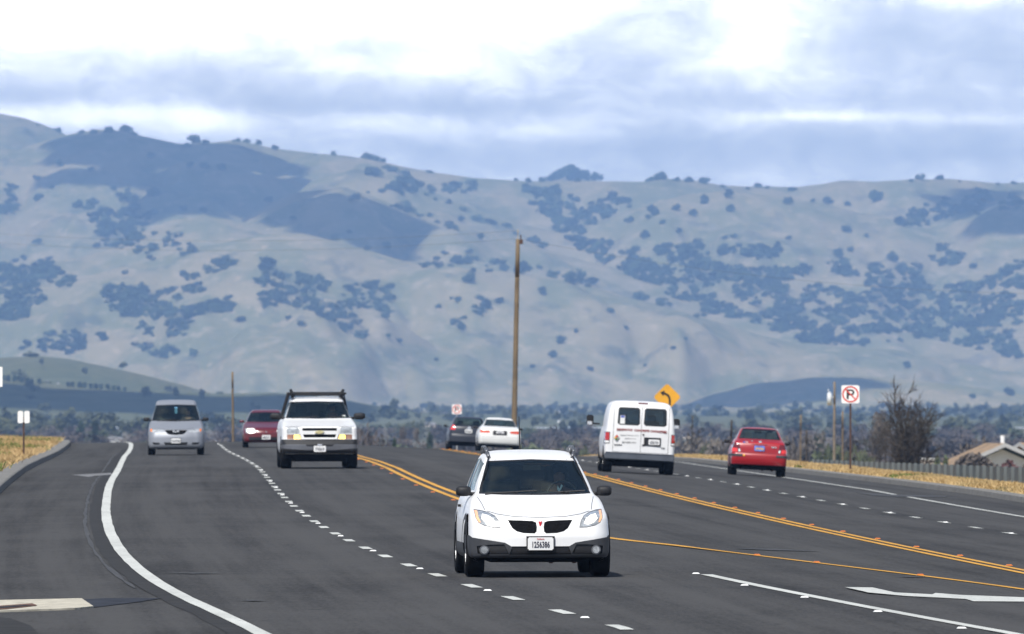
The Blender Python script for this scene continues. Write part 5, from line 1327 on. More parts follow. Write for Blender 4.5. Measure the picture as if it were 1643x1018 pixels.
c.add('fuel_tank', lambda bm: (box(bm, (0, 4.9 - c.L / 2, .33), (1.15, .7, .18)), ellipsoid(bm, (0, 4.45 - c.L / 2, .33), (.18, .16, .16)), tube(bm, (.55, 5.2 - c.L / 2, .30), (.55, 4.5 - c.L / 2, .33), .035)), M['dark'])
c.add('brake_light', lambda bm: box(bm, (-.04, 5.165 - c.L / 2, 2.00), (.27, .06, .04)), M['dark_red_lens'])
VR = (math.pi / 2, 0, math.pi)
yb = 5.3615 - c.L / 2
def vt(s_, x, z, size, m_, width, y=None, bold=.004): return text(s_, size, m_, (-x, (yb if y is None else y), z), VR, c.root, width=width, bold=bold)
vt('INNOVATIVE', -.44, 1.225, .085, M['reddish_ink'], .44, yb - .007, .005); vt('CONCRETE', .03, 1.222, .085, M['reddish_ink'], .38, yb - .002, .005); vt('CONTRACTORS', .49, 1.218, .085, M['reddish_ink'], .41, yb - .007, .005)
vt('DECORATIVE CONCRETE', -.30, 1.075, .045, M['grey_ink'], .52, bold=.000); vt('ENGRAVING', -.27, .985, .045, M['grey_ink'], .30, bold=.000)
vt('831-638-1616', -.30, .875, .062, M['grey_ink'], .50, bold=.003)
vt('ECONOLINE', -.60, .79, .045, M['seam'], .20, yb - .007, .003); vt('E-150', .64, .755, .05, M['seam'], .12, yb - .007, .003)
em = c.add('logo', lambda bm: prism(bm, [(-.645, 1.085), (-.565, .995), (-.645, .905), (-.725, .995)], 5.366 - c.L / 2, .006, -1), M['grey_ink'])
for P, q in (([(-.645, 1.075), (-.610, 1.035), (-.645, .998), (-.68, 1.035)], 'logo_red'), ([(-.645, .99), (-.61, .953), (-.645, .915), (-.68, .953)], 'logo_green'), ([(-.69, 1.03), (-.655, .995), (-.69, .96), (-.718, .995)], 'sticker_yellow')):
    c.add('diamond', lambda bm: prism(bm, P, 5.375 - c.L / 2, .004, -1), M[q], em)
plate(c, .385, .915, 5.385, .305, .152, '6Z81734', rear=True)
c.add('plate_recess', lambda bm: box(bm, (-.335, 5.362 - c.L / 2, .925), (.46, .03, .235)), M['black_plastic'])
st = c.add('sticker', lambda bm: box(bm, (.51, 5.338 - c.L / 2, 1.515), (.13, .006, .24)), M['pale_marker'])
c.add('print', lambda bm: box(bm, (.51, 5.343 - c.L / 2, 1.60), (.10, .004, .06)), M['sticker_blue'], st)
for k in (0, 1): c.add('door_handle', lambda bm: box(bm, (-.08 + 0 * k, 5.375 - c.L / 2, 1.12 - .3 * k), (.05, .02, .03)), M['black_plastic'])
for sd in (-1, 1):
    k = 1.28 if sd > 0 else 1.12      # local +x is the side seen on the left
    mr = c.add('mirror', lambda bm: (box(bm, (sd * k, 1.62 - c.L / 2, 1.46), (.19, .12, .30)), bmesh.ops.bevel(bm, geom=list(bm.edges), offset=.03, segments=2, affect='EDGES'), box(bm, (sd * (k - .17), 1.62 - c.L / 2, 1.36), (.22, .04, .05))), M['black_plastic'])
    c.add('mirror_glass', lambda bm: box(bm, (sd * (k + .01), 1.685 - c.L / 2, 1.375), (.13, .006, .10)), M['chrome'], mr)
c.place(1022.5, 326, .036, rear=True); c.root.scale = (1, 1, .965)

# ---- red sedan seen from behind
c = Car('red_sedan', 'bright red sedan seen from behind with a blue license plate and flag sticker', 'car', [
    (.22, .25, 4.1, .78, .10, .12), (.26, .07, 4.28, .82, .14, .16), (.36, .03, 4.36, .845, .18, .2), (.52, .04, 4.385, .85, .18, .2), (.60, .06, 4.385, .85, .18, .2), (.66, .10, 4.35, .845, .2, .2), (.74, .30, 4.34, .84, .2, .2), (.82, .70, 4.33, .825, .18, .18), (.90, 1.05, 4.31, .80, .16, .15), (.96, 1.2, 4.28, .775, .16, .14), (1.015, 1.30, 4.20, .745, .16, .12), (1.045, 1.36, 4.02, .72, .16, .10), (1.075, 1.43, 3.86, .70, .16, .10),
    (1.18, 1.66, 3.70, .65, .16, .10), (1.30, 1.94, 3.50, .595, .16, .10), (1.37, 2.15, 3.35, .55, .14, .12), (1.41, 2.4, 3.2, .47, .10, .12), (1.428, 2.6, 3.0, .32, .05, .1), (1.435, 2.75, 2.9, .1, .02, .03)], 4.39, M['red_paint'], n=66, bowr=.07)
c.cut('window_seal', [(-.625, 1.085), (.625, 1.085), (.50, 1.385), (0, 1.395), (-.50, 1.385)], 'rear', m=M['black_plastic'], push=-.002)
c.cut('rear_window', [(-.60, 1.10), (.60, 1.10), (.485, 1.37), (0, 1.38), (-.485, 1.37)], 'rear', on='window_seal', m=G_clear)
for k, sg in (('@0', 1), ('@1', -1)):
    f = lambda P: [(a * sg, b) for a, b in P]
    c.cut('tail_light' + k, f([(-.80, .945), (-.60, .95), (-.545, .68), (-.82, .68)]), 'rear', m=M['dark_red_lens'], push=.003)
    c.cut('red_lens' + k, f([(-.81, .80), (-.66, .80), (-.64, .69), (-.82, .69)]), 'rear', on='tail_light' + k, m=M['red_bright'], push=.002)
    c.cut('reverse_lens' + k, f([(-.625, .78), (-.575, .78), (-.56, .70), (-.615, .70)]), 'rear', on='tail_light' + k, m=M['white_lens'], push=.002)
    c.cut('bumper_strip' + k, f([(-.95, .625), (-.50, .625), (-.50, .565), (-.95, .565)]), 'rear', m=M['grey_plastic'], push=.014)
c.cut('boot_gap@0', [(-.52, .675), (.52, .675), (.52, .668), (-.52, .668)], 'rear', m=M['seam'], push=-.002)
c.cut('plate_recess', [(-.27, .935), (.27, .935), (.19, .905), (-.19, .905)], 'rear', m=M['dark_red_lens'], push=-.004)
c.cut('bumper_fold', [(-.80, .405), (.80, .405), (.80, .398), (-.80, .398)], 'rear', m=M['dark_red_lens'], push=-.002)
c.cut('lower_panel', [(-1, .325), (1, .325), (1, .1), (-1, .1)], 'rear', m=M['dark'], cond=lambda p: p.y > 1.6)
c.arch(.88, .34, .32); c.arch(3.35, .34, .32)
sy = lambda P: [(a - c.L / 2, b) for a, b in P]
c.both('side_window', sy([(1.72, 1.06), (2.1, 1.33), (2.6, 1.36), (2.6, 1.06)]), 'side', m=G_side, push=-.004)
c.both('rear_side_window', sy([(2.68, 1.06), (2.68, 1.36), (3.1, 1.34), (3.45, 1.09)]), 'side', m=G_side, push=-.004)
c.cut('windshield', [(-.62, 1.06), (.62, 1.06), (.52, 1.34), (-.52, 1.34)], 'front', m=G_clear)
c.both('side_strip', sy([(1.3, .60), (2.9, .60), (2.9, .56), (1.3, .56)]), 'side', m=M['grey_plastic'], push=.01)
c.finish(); c.wheels(.88, 3.35, 1.44, r=.30, w=.195)
c.interior(.92, 1.55, 2.35, .66, gap=.88, seat_top=1.10)
mr = c.mirrors(.90, 1.60, .985, (.17, .11), M['black_plastic'])
plate(c, 0, .815, 4.352, .305, .155, '3KNP406', m=M['plate_blue'], ink=M['sticker_yellow'], rear=True)
disc(c, 'emblem', .01, 1.0, 4.24, .045, M['chrome'], rear=True)
disc(c, 'lock', -.23, 1.03, 4.19, .02, M['chrome'], rear=True)
fl = c.add('flag_sticker', lambda bm: box(bm, (.42, 4.268 - c.L / 2, .965), (.15, .008, .085)), M['plate'])
c.add('canton', lambda bm: box(bm, (.465, 4.274 - c.L / 2, .985), (.06, .006, .045)), M['sticker_blue'], fl)
c.add('stripes', lambda bm: [box(bm, (.42 - (.03 if q > 1 else 0) , 4.274 - c.L / 2, .930 + q * .022), (.15 if q < 2 else .085, .004, .009)) for q in range(4)], M['red_ink'], fl)
disc(c, 'round_sticker', -.45, .595, 4.372, .032, M['sticker_yellow'], rear=True)
text('GLS', .06, M['chrome'], (-.42, 4.322 - c.L / 2, .865), VR, c.root, width=.17, bold=.003)
c.add('inner_mirror', lambda bm: box(bm, (0, 1.95 - c.L / 2, 1.30), (.22, .03, .07)), M['black_plastic'])
c.add('exhaust', lambda bm: tube(bm, (.45, 4.35 - c.L / 2, .25), (.45, 3.9 - c.L / 2, .26), .025), M['dark'])
c.place(1215, 351, .028, rear=True)
person('person in dark clothes driving the red sedan', c, -.33, 2.25, .50, M['dark_cloth'], M['hair']).rotation_euler = c.root.rotation_euler

# ---- white coupe and slate hatchback far ahead
c = Car('white_coupe', 'cream white coupe seen from behind near the crest, in front of the slate hatchback', 'car', [
    (.22, .25, 4.45, .78, .10, .14), (.27, .08, 4.66, .84, .14, .18), (.38, .03, 4.74, .875, .18, .24), (.55, .04, 4.76, .885, .18, .26), (.68, .12, 4.74, .88, .2, .26), (.78, .5, 4.72, .865, .2, .24), (.87, .95, 4.69, .84, .18, .2), (.94, 1.2, 4.62, .80, .16, .16), (.985, 1.32, 4.40, .76, .16, .12), (1.02, 1.42, 4.15, .72, .16, .10),
    (1.12, 1.66, 3.90, .665, .16, .10), (1.24, 1.98, 3.62, .60, .16, .10), (1.32, 2.2, 3.42, .545, .14, .12), (1.37, 2.5, 3.2, .44, .08, .12), (1.385, 2.7, 3.0, .2, .03, .06)], 4.77, M['pearl_paint'], n=58, bowr=.10)
c.cut('window_seal', [(-.66, 1.03), (.66, 1.03), (.545, 1.295), (0, 1.305), (-.545, 1.295)], 'rear', m=M['black_plastic'], push=-.002)
c.cut('rear_window', [(-.64, 1.045), (.64, 1.045), (.53, 1.28), (0, 1.29), (-.53, 1.28)], 'rear', on='window_seal', m=G_dark)
for k, sg in (('@0', 1), ('@1', -1)):
    f = lambda P: [(a * sg, b) for a, b in P]
    c.cut('tail_light' + k, f([(-.80, .85), (-.70, .865), (-.44, .85), (-.39, .80), (-.44, .755), (-.74, .745), (-.81, .78)]), 'rear', m=M['orange_red'], push=.003)
c.cut('plate_recess', [(-.27, .86), (.27, .86), (.29, .84), (.29, .69), (.27, .665), (-.27, .665), (-.29, .69), (-.29, .84)], 'rear', m=M['black_plastic'], push=-.004)
c.cut('bumper_gap', [(-.86, .60), (.86, .60), (.86, .592), (-.86, .592)], 'rear', m=M['seam'], push=-.002)
c.cut('lower_panel', [(-1, .30), (1, .30), (1, .1), (-1, .1)], 'rear', m=M['dark'], cond=lambda p: p.y > 1.8)
c.arch(.95, .34, .32); c.arch(3.62, .34, .32)
c.cut('windshield', [(-.66, 1.03), (.66, 1.03), (.54, 1.28), (-.54, 1.28)], 'front', m=G_clear)
sy = lambda P: [(a - c.L / 2, b) for a, b in P]
c.both('side_window', sy([(1.8, 1.04), (2.25, 1.29), (3.2, 1.30), (3.6, 1.08)]), 'side', m=G_side, push=-.004)
c.finish(); c.wheels(.95, 3.62, 1.52, r=.315, w=.205); c.interior(.9, 1.6, 2.45, .70, gap=.85, seat_top=1.06)
c.mirrors(.93, 1.6, .96, (.17, .11), M['black_plastic'])
plate(c, 0, .765, 4.715, .305, .152, '2BTS915', rear=True)
c.place(799.5, 480, .030, rear=True)

c = Car('slate_hatchback', 'dark slate hatchback seen from behind near the crest, partly hidden by the white coupe', 'car', [
    (.20, .25, 3.95, .76, .10, .14), (.25, .08, 4.12, .82, .14, .18), (.36, .03, 4.20, .845, .18, .24), (.55, .04, 4.20, .85, .18, .24), (.68, .12, 4.16, .845, .2, .22), (.78, .5, 4.15, .835, .2, .18), (.90, .95, 4.13, .81, .18, .14), (.98, 1.2, 4.10, .77, .16, .12), (1.03, 1.32, 4.04, .735, .16, .10),
    (1.14, 1.58, 3.92, .69, .16, .10), (1.27, 1.9, 3.76, .63, .16, .10), (1.36, 2.15, 3.6, .58, .14, .12), (1.41, 2.5, 3.4, .48, .08, .12), (1.425, 2.8, 3.1, .2, .03, .06)], 4.2, M['slate_paint'], n=56, bowr=.10)
c.cut('rear_window', [(-.62, 1.04), (.62, 1.04), (.55, 1.33), (0, 1.345), (-.55, 1.33)], 'rear', m=G_dark)
for k, sg in (('@0', 1), ('@1', -1)):
    f = lambda P: [(a * sg, b) for a, b in P]
    c.cut('tail_light' + k, f([(-.78, .84), (-.66, 1.06), (-.60, 1.03), (-.55, .84)]), 'rear', m=M['red_bright'], push=.003)
c.cut('bumper', [(-1, .66), (-.50, .66), (-.45, .60), (.45, .60), (.50, .66), (1, .66), (1, .36), (-1, .36)], 'rear', m=M['slate_paint'], push=.015, cond=lambda p: p.y > 1.6)
c.cut('lower_panel', [(-1, .34), (1, .34), (1, .1), (-1, .1)], 'rear', m=M['dark'], cond=lambda p: p.y > 1.5)
c.arch(.85, .34, .32); c.arch(3.42, .34, .32)
c.cut('windshield', [(-.66, 1.05), (.66, 1.05), (.54, 1.34), (-.54, 1.34)], 'front', m=G_clear)
c.finish(); c.wheels(.85, 3.42, 1.47, r=.31, w=.20); c.interior(.9, 1.5, 2.3, .68, gap=.8, seat_top=1.06)
c.mirrors(.91, 1.5, .99, (.17, .11), M['black_plastic'])
plate(c, .0, .80, 4.165, .305, .152, '5DVA260', rear=True)
disc(c, 'emblem', .02, .93, 4.155, .085, M['chrome'], rear=True)
c.place(749.5, 500, .030, rear=True)
# ------------------------------------------------------------------ poles, signs, fence, buildings
def pole(name, label, cat, px0, py_top, d, r0, r1, m, lean_px=0, bottom=None, group=None, sides=10):
    X = pix_x(px0, d); zg = float(lz(X, d)) - .3
    zt = pix_z(py_top, d)
    o = empty(name, (X, d, zg)); tag(o, label, cat, group)
    bm = bmesh.new(); Xt = pix_x(px0 + lean_px, d) - X
    H = zt - zg; n = 6
    for i in range(n):
        a, b = i / n, (i + 1) / n
        tube(bm, (Xt * a, 0, H * a), (Xt * b, 0, H * b), r0 + (r1 - r0) * a, r0 + (r1 - r0) * b, sides, caps=(i == n - 1))
    bm_obj('shaft', bm, m, o, True)
    return o, X, zt, zg, Xt
# the tall pole in the middle
o, X, zt, zg, Xt = pole('utility_pole', 'tall brown wooden pole with a pin insulator on top, rising behind the white coupe', 'pole', 823.5, 384, 560, .140, .100, M['pole_wood'], lean_px=7.5)
def topgear(bm):
    z = zt - zg
    tube(bm, (Xt, 0, z), (Xt - .01, 0, z + .36), .03, .02, 6); tube(bm, (Xt, 0, z + .30), (Xt, 0, z + .45), .05, .04, 8)
b = bmesh.new(); topgear(b); bm_obj('pin_insulator', b, M['steel'], o)
b = bmesh.new(); box(b, (Xt + .14, 0, zt - zg - .13), (.20, .14, .22)); tube(b, (Xt + .15, 0, zt - zg), (Xt + .12, 0, zt - zg + .20), .03, .03, 6); bm_obj('bracket', b, M['post_brown'], o)
XP = X + Xt
# wires from the tall pole
def wire(name, label, p, q, sag, r=.006):
    bm = bmesh.new(); n = 16; p, q = Vector(p), Vector(q); prev = p
    for i in range(1, n + 1):
        f = i / n; c = p.lerp(q, f); c.z -= 4 * sag * f * (1 - f)
        tube(bm, prev, c, r, r, 4, caps=False); prev = c
    return tag(bm_obj(name, bm, M['wire']), label, 'wire')
wire('overhead_wire', 'upper thin wire running left from the top of the tall wooden pole', (XP, 560, zt + .40), (pix_x(-260, 640), 640, pix_z(352, 640)), .8)
wire('overhead_wire', 'lower thin wire running left from the tall wooden pole', (XP, 560, zt + .02), (pix_x(-260, 640), 640, pix_z(364, 640)), .9)
wire('overhead_wire', 'thin wire running right from the tall wooden pole toward the house', (XP, 560, zt + .02), (pix_x(1900, 560), 560, pix_z(470, 560)), .9)
pole('utility_pole', 'slim brown pole between the silver minivan and the maroon sedan', 'pole', 374.5, 597, 650, .075, .055, M['pole_wood'], lean_px=-1.5)
o, X, zt, zg, Xt = pole('utility_pole', 'grey wooden pole carrying a pale transformer can, left of the no parking sign', 'pole', 1338, 613, 640, .085, .065, M['grey_wood'], lean_px=1)
b = bmesh.new(); zc = pix_z(641, 640) - zg
tube(b, (-.24, 0, zc - .33), (-.24, 0, zc + .33), .13, .13, 14); tube(b, (-.24, 0, zc + .33), (-.24, 0, zc + .40), .10, .06, 12); tube(b, (-.12, 0, zc + .1), (.0, 0, zc + .1), .03, .03, 6); tube(b, (-.3, 0, zc + .38), (-.3, 0, zc + .55), .02, .03, 6)
bm_obj('transformer', b, M['transformer'], o, True)
pole('utility_pole', 'pale thin pole just right of the transformer pole', 'pole', 1352, 660, 700, .06, .05, M['pole_wood'])
pole('utility_pole', 'thin brown pole second left of the transformer pole', 'pole', 1283.5, 666, 700, .055, .045, M['pole_wood'], lean_px=1.5)
pole('utility_pole', 'short dark post between the thin brown pole and the transformer pole', 'pole', 1293, 690, 720, .06, .055, M['bark'], lean_px=1)
pole('utility_pole', 'dark leaning post rising behind the left side of the red sedan', 'pole', 1169, 674, 640, .075, .05, M['bark'], lean_px=5)
pole('utility_pole', 'short brown post left of the white van in the brown thicket', 'pole', 1110, 666, 1000, .05, .05, M['bark'], lean_px=1)

def sign_post(o, H, m, w=.06, x=0):
    b = bmesh.new(); box(b, (x, .05, H / 2 - .2), (w, w, H + .4)); return bm_obj('post', b, m, o)
def annulus(bm, r0, r1, y, t_=.002, n=40):
    for i in range(n):
        a, b = 2 * math.pi * i / n, 2 * math.pi * (i + 1) / n
        vs = [bm.verts.new((r * math.cos(q), y, r * math.sin(q))) for r, q in ((r0, a), (r1, a), (r1, b), (r0, b))]
        bm.faces.new(vs)
def no_parking(px, py, size_px, d, foot, label, post):
    X = pix_x(px, d); zc = pix_z(py, d); S = size_px * d / F; zg = foot
    o = empty('no_parking_sign', (X, d, zg)); tag(o, label, 'sign')
    z = zc - zg
    sign_post(o, z + S * .3, post)
    b = bmesh.new(); box(b, (0, 0, 0), (S, .006, S)); bmesh.ops.bevel(b, geom=[e for e in b.edges if abs((e.verts[0].co - e.verts[1].co).y) > .004], offset=S * .05, segments=3, affect='EDGES')
    p = bm_obj('sign_panel', b, M['sign_white'], o); p.location = (0, 0, z)
    def poly(pts, y, nm, m):
        b = bmesh.new()
        for P in pts: b.faces.new([b.verts.new((a * S, y, c * S)) for a, c in P])
        return bm_obj(nm, b, m, p)
    P_ = [[(-.21, -.27), (-.09, -.27), (-.09, .27), (-.21, .27)], [(-.11, .275), (.05, .275), (.05, .175), (-.11, .175)], [(-.11, .035), (.05, .035), (.05, -.065), (-.11, -.065)]]
    arc = []
    for i in range(10):
        a0, a1 = -math.pi / 2 + math.pi * i / 10, -math.pi / 2 + math.pi * (i + 1) / 10
        f = lambda r, a: (.05 + r * math.cos(a) * 1.0, .105 + r * math.sin(a))
        arc.append([f(.070, a0), f(.170, a0), f(.170, a1), f(.070, a1)])
    poly(P_ + arc, -.005, 'letter_p', M['sign_black'])
    b = bmesh.new(); annulus(b, .375 * S, .455 * S, -.007); 
    k = .36; w = .034
    b.faces.new([b.verts.new((a * S, -.0075, c * S)) for a, c in [(-.29 - w * .7, .29 - w * .7), (.29 - w * .7, -.29 - w * .7), (.29 + w * .7, -.29 + w * .7), (-.29 + w * .7, .29 + w * .7)]])
    bm_obj('prohibition_ring', b, M['sign_red'], p)
    return o
Xn, dn, zn = hit(1362, 756, lambda X, d: h_land(X, d))
Xn = pix_x(1362, dn)
no_parking(1364.5, 633, 29, dn, float(lz(Xn, dn)), 'square white no parking sign with a red ring on a brown post, before the fence', M['post_brown'])
no_parking(733, 657, 15.5, 640, float(lz(pix_x(733, 640), 640)), 'small distant no parking sign above the slate hatchback', M['steel'])
# yellow curve warning sign behind the van
d = 462.; X = pix_x(1070.5, d); zc = pix_z(637.5, d); zg = float(lz(X, d))
o = empty('curve_warning_sign', (X, d, zg)); tag(o, 'yellow diamond warning sign with a black left curve arrow, behind the white van', 'sign')
sign_post(o, zc - zg + .2, M['steel'])
b = bmesh.new(); Q = 22.3 * d / F
box(b, (0, 0, 0), (Q * 1.414, .006, Q * 1.414)); bmesh.ops.bevel(b, geom=[e for e in b.edges if abs((e.verts[0].co - e.verts[1].co).y) > .004], offset=.05, segments=3, affect='EDGES')
bmesh.ops.rotate(b, verts=b.verts, cent=(0, 0, 0), matrix=Matrix.Rotation(math.pi / 4, 3, 'Y'))
p = bm_obj('sign_panel', b, M['sign_yellow'], o); p.location = (0, 0, zc - zg)
b = bmesh.new(); ctr = [(.085, -.26), (.088, -.12), (.07, -.02), (.02, .06), (-.05, .10), (-.11, .125)]; wd = [.034, .034, .036, .038, .036, .034]
pr = None
for i, (a, c_) in enumerate(ctr):
    q = ctr[min(i + 1, len(ctr) - 1)]; r_ = ctr[max(i - 1, 0)]; t_ = Vector((q[0] - r_[0], q[1] - r_[1])).normalized(); nn = Vector((-t_.y, t_.x)) * wd[i]
    cu = (b.verts.new((a * 1.0 + nn.x, -.006, c_ + nn.y)), b.verts.new((a + -nn.x, -.006, c_ - nn.y)))
    if pr: b.faces.new((pr[0], pr[1], cu[1], cu[0]))
    pr = cu
b.faces.new([b.verts.new((a, -.0062, c_)) for a, c_ in [(-.075, .215), (-.225, .15), (-.125, .03), (-.105, .09), (-.085, .15)]])
bmesh.ops.scale(b, vec=(1.22, 1, 1.22), verts=b.verts); bm_obj('arrow', b, M['sign_black'], p)
# twin white plates on the left verge
d = 335.; X = pix_x(38, d); zc = pix_z(669.5, d); zg = float(lz(X, d))
o = empty('twin_plate_marker', (X, d, zg)); tag(o, 'two small white plates side by side on a dark post, on the left verge', 'sign')
sign_post(o, zc - zg, M['post_brown'], .05)
for sd in (-1, 1):
    b = bmesh.new(); box(b, (0, 0, 0), (8.6 * d / F, .012, 19.5 * d / F)); bmesh.ops.bevel(b, geom=[e for e in b.edges if abs((e.verts[0].co - e.verts[1].co).y) > .008], offset=.02, segments=2, affect='EDGES')
    q = bm_obj('plate', b, M['sign_white'], o); q.location = (sd * 5.2 * d / F, 0, zc - zg)
# the white sign cut by the left edge of the picture
d = 300.; X = pix_x(-14, d); zc = pix_z(605, d); zg = float(lz(X, d))
o = empty('white_sign', (X, d, zg)); tag(o, 'plain white sign panel cut off by the left edge of the photo', 'sign')
sign_post(o, zc - zg + .2, M['post_brown'])
b = bmesh.new(); box(b, (0, 0, 0), (36 * d / F, .008, 32 * d / F)); q = bm_obj('sign_panel', b, M['sign_white'], o); q.location = (0, 0, zc - zg)

# slatted fence on the right
fence_boards = mat('blue_grey_fence_boards', (.065, .076, .084), .85, vary=.3, vscale=1.2)
fence_post = mat('pale_fence_post', (.105, .12, .125), .8, vary=.15, vscale=2)
o = empty('board_fence', (float(XB(300)) + 12.6, 300, 0)); tag(o, 'long grey slatted fence with paler posts behind the right verge', 'fence')
base = o.location.copy()
D = np.arange(236, 436, 3.0); FT = lambda d: CAMZ - float(np.interp(d, [230, 280, 320, 400, 436], [2.36, 2.46, 2.62, 3.07, 3.25]))
b = bmesh.new(); pts = [(float(XB(q)) + 12.6, q, FT(q)) for q in D]
for (x0, y0, z0), (x1, y1, z1) in zip(pts, pts[1:]):
    for k in range(12):
        f0, f1 = k / 12 + .004, (k + 1) / 12 - .010
        dz = R.uniform(-.008, .008); g = lambda f: (x0 + (x1 - x0) * f, y0 + (y1 - y0) * f, z0 + (z1 - z0) * f)
        A, B_ = g(f0), g(f1); t_ = .018
        vs = []
        for (x, y, z) in (A, B_):
            for dx in (-t_ / 2, t_ / 2):
                for zz in (z - 1.9, z - .005 + dz): vs.append(b.verts.new((x + dx - base.x, y - base.y, zz)))
        for f in ((0, 1, 5, 4), (2, 6, 7, 3), (1, 3, 7, 5), (0, 2, 3, 1), (4, 5, 7, 6)): b.faces.new([vs[i] for i in f])
bm_obj('slats', b, fence_boards, o)
b = bmesh.new()
for (x0, y0, z0), (x1, y1, z1) in zip(pts, pts[1:]):
    for dz in (-.25, -1.5): tube(b, (x0 - base.x + .04, y0 - base.y, z0 + dz), (x1 - base.x + .04, y1 - base.y, z1 + dz), .035, .035, 4)
bm_obj('rails', b, fence_boards, o)
pm = None
for i, (x, y, z) in enumerate(pts):
    if pm is None:
        b = bmesh.new(); box(b, (0, 0, -.97), (.10, .10, 1.98)); po = bm_obj('post', b, fence_post, o); pm = po
    else:
        po = pm.copy(); COL.objects.link(po)
    po.location = (x - base.x - .045, y - base.y, z - base.z)

# the gabled house beyond the fence
def gable_house(name, label, loc, yaw, w, l, wall_h, rise, over, wall, roof, fascia, details=None):
    o = empty(name, loc); o.rotation_euler = (0, 0, yaw); tag(o, label, 'house')
    b = bmesh.new()
    P = [(-w / 2, 0), (-w / 2, wall_h), (0, wall_h + rise), (w / 2, wall_h), (w / 2, 0)]
    f = [b.verts.new((x, 0, z)) for x, z in P]; k = [b.verts.new((x, l, z)) for x, z in P]
    b.faces.new(f); b.faces.new(k[::-1])
    for i in (0, 3): b.faces.new((f[i], k[i], k[i + 1], f[i + 1]))
    bm_obj('wall', b, wall, o)
    b = bmesh.new(); sl = rise / (w / 2); ex = w / 2 + over
    for sd in (-1, 1):
        A = [(0, wall_h + rise + .02), (sd * ex, wall_h - over * sl + .02)]
        q = []
        for y in (-over * 1.2, l + over):
            for (x, z) in A:
                for dz in (0, .16): q.append(b.verts.new((x, y, z + dz)))
        for fc in ((0, 2, 6, 4), (1, 5, 7, 3), (0, 1, 3, 2), (4, 6, 7, 5), (2, 3, 7, 6), (0, 4, 5, 1)): b.faces.new([q[i] for i in fc])
    bmesh.ops.recalc_face_normals(b, faces=b.faces); rf = bm_obj('roof', b, roof, o)
    b = bmesh.new()
    for sd in (-1, 1):
        y = -over * 1.2 - .04
        q = [b.verts.new(v) for v in ((0, y, wall_h + rise + .20), (sd * ex, y, wall_h - over * sl + .20), (sd * ex, y, wall_h - over * sl - .06), (0, y, wall_h + rise - .06))]
        b.faces.new(q if sd < 0 else q[::-1])
        q2 = [b.verts.new(v) for v in ((0, y + .03, wall_h + rise - .02), (sd * ex * .97, y + .03, wall_h - over * sl * .9 - .02), (sd * ex * .97, y + .03, wall_h - over * sl * .9 - .15), (0, y + .03, wall_h + rise - .16))]
    bm_obj('fascia', b, fascia, rf)
    b = bmesh.new()
    for sd in (-1, 1):
        y = -.03
        q = [b.verts.new(v) for v in ((0, y, wall_h + rise - .02), (sd * w / 2, y, wall_h - .02), (sd * w / 2, y, wall_h - .22), (0, y, wall_h + rise - .22))]
        b.faces.new(q)
    bm_obj('eaves_shadow', b, M['eave_shadow_green'], rf)  # dark green strip that paints the shadow under the eaves
    for (x, z, ww, hh) in (details or []):
        b = bmesh.new(); box(b, (x, -.03, z), (ww + .16, .08, hh + .16)); fr = bm_obj('window', b, fascia, o)
        b = bmesh.new(); box(b, (x, -.08, z), (ww, .03, hh)); bm_obj('pane', b, M['window_dark'], fr)
    return o
d = 760.; zg = float(lz(pix_x(1600, d), d))
ev = pix_z(741, d); rdg = pix_z(713.5, d)
o = gable_house('gabled_house', 'low house with white gable end and tan roof beyond the fence', (pix_x(1608, d), d, zg), math.radians(14), 6.4, 3.2, ev - zg - .35, rdg - ev + .25, .55, M['wall_white'], M['roof_tan'], M['grey_trim'], [(-1.4, 1.5, 1.0, 1.1), (1.5, 1.5, 1.0, 1.1)])
b = bmesh.new(); tube(b, (1.2, 4, rdg - zg - .8), (1.2, 4, rdg - zg + .55), .14, .14, 10); bm_obj('vent_pipe', b, M['sign_white'], o)
d2 = 800.; zg2 = float(lz(pix_x(1700, d2), d2))
gable_house('tan_roofed_house', 'second tan roof showing behind the gabled house, at the right edge', (pix_x(1650, d2), d2, zg2), math.radians(-75), 7, 14, pix_z(732, d2) - zg2, pix_z(714.5, d2) - pix_z(732, d2), .5, M['wall_cream'], M['roof_tan'], M['grey_trim'])
# a hedge before the house, the pale shed left of it
def hedge(name, label, x0, x1, ytop, d, m, thick=1.2, n=2600, leaf=.10):
    X0, X1 = pix_x(x0, d), pix_x(x1, d); zg = float(lz((X0 + X1) / 2, d)); H = pix_z(ytop, d) - zg
    r = random.Random(int(x0)); V, Fc = [], []
    for i in range(n):
        f = r.random(); hh = H * (.82 + .18 * math.sin(f * 9) + .08 * r.random())
        c_ = Vector((X0 + (X1 - X0) * f, d + r.uniform(-.5, .5) * thick, zg + hh * r.random() ** .6))
        a = Vector((r.gauss(0, 1), r.gauss(0, 1), r.gauss(0, 1))).normalized() * leaf * r.uniform(.6, 1.5); bb = a.orthogonal()
        q = len(V); V += [c_ - a, c_ + bb * .8, c_ + a, c_ - bb * .8]; Fc.append((q, q + 1, q + 2, q + 3))
    return tag(mesh_obj(name, V, Fc, m), label, 'hedge')
hedge('hedge', 'brown leafless hedge in front of the gabled house', 1532, 1700, 733, 735, M['brown_twig'], n=6000, leaf=.14)
hedge('hedge', 'reddish low shrubs under the brown hedge at the right edge', 1600, 1700, 744, 725, M['red_stuff'], n=1500, leaf=.10)
hedge('hedge', 'dark green bush between the pale shed and the gabled house', 1500, 1520, 734, 740, M['bush'], n=900)
d = 745.; X = pix_x(1488, d); zg = float(lz(X, d)); zt = pix_z(736.5, d)
o = empty('garden_shed', (X, d, zg)); tag(o, 'small cream box-like shed between the bare tree and the gabled house', 'shed')
b = bmesh.new(); box(b, (0, 0, (zt - zg) / 2), (.85, 1.2, zt - zg - .06)); bm_obj('wall', b, M['wall_cream'], o)
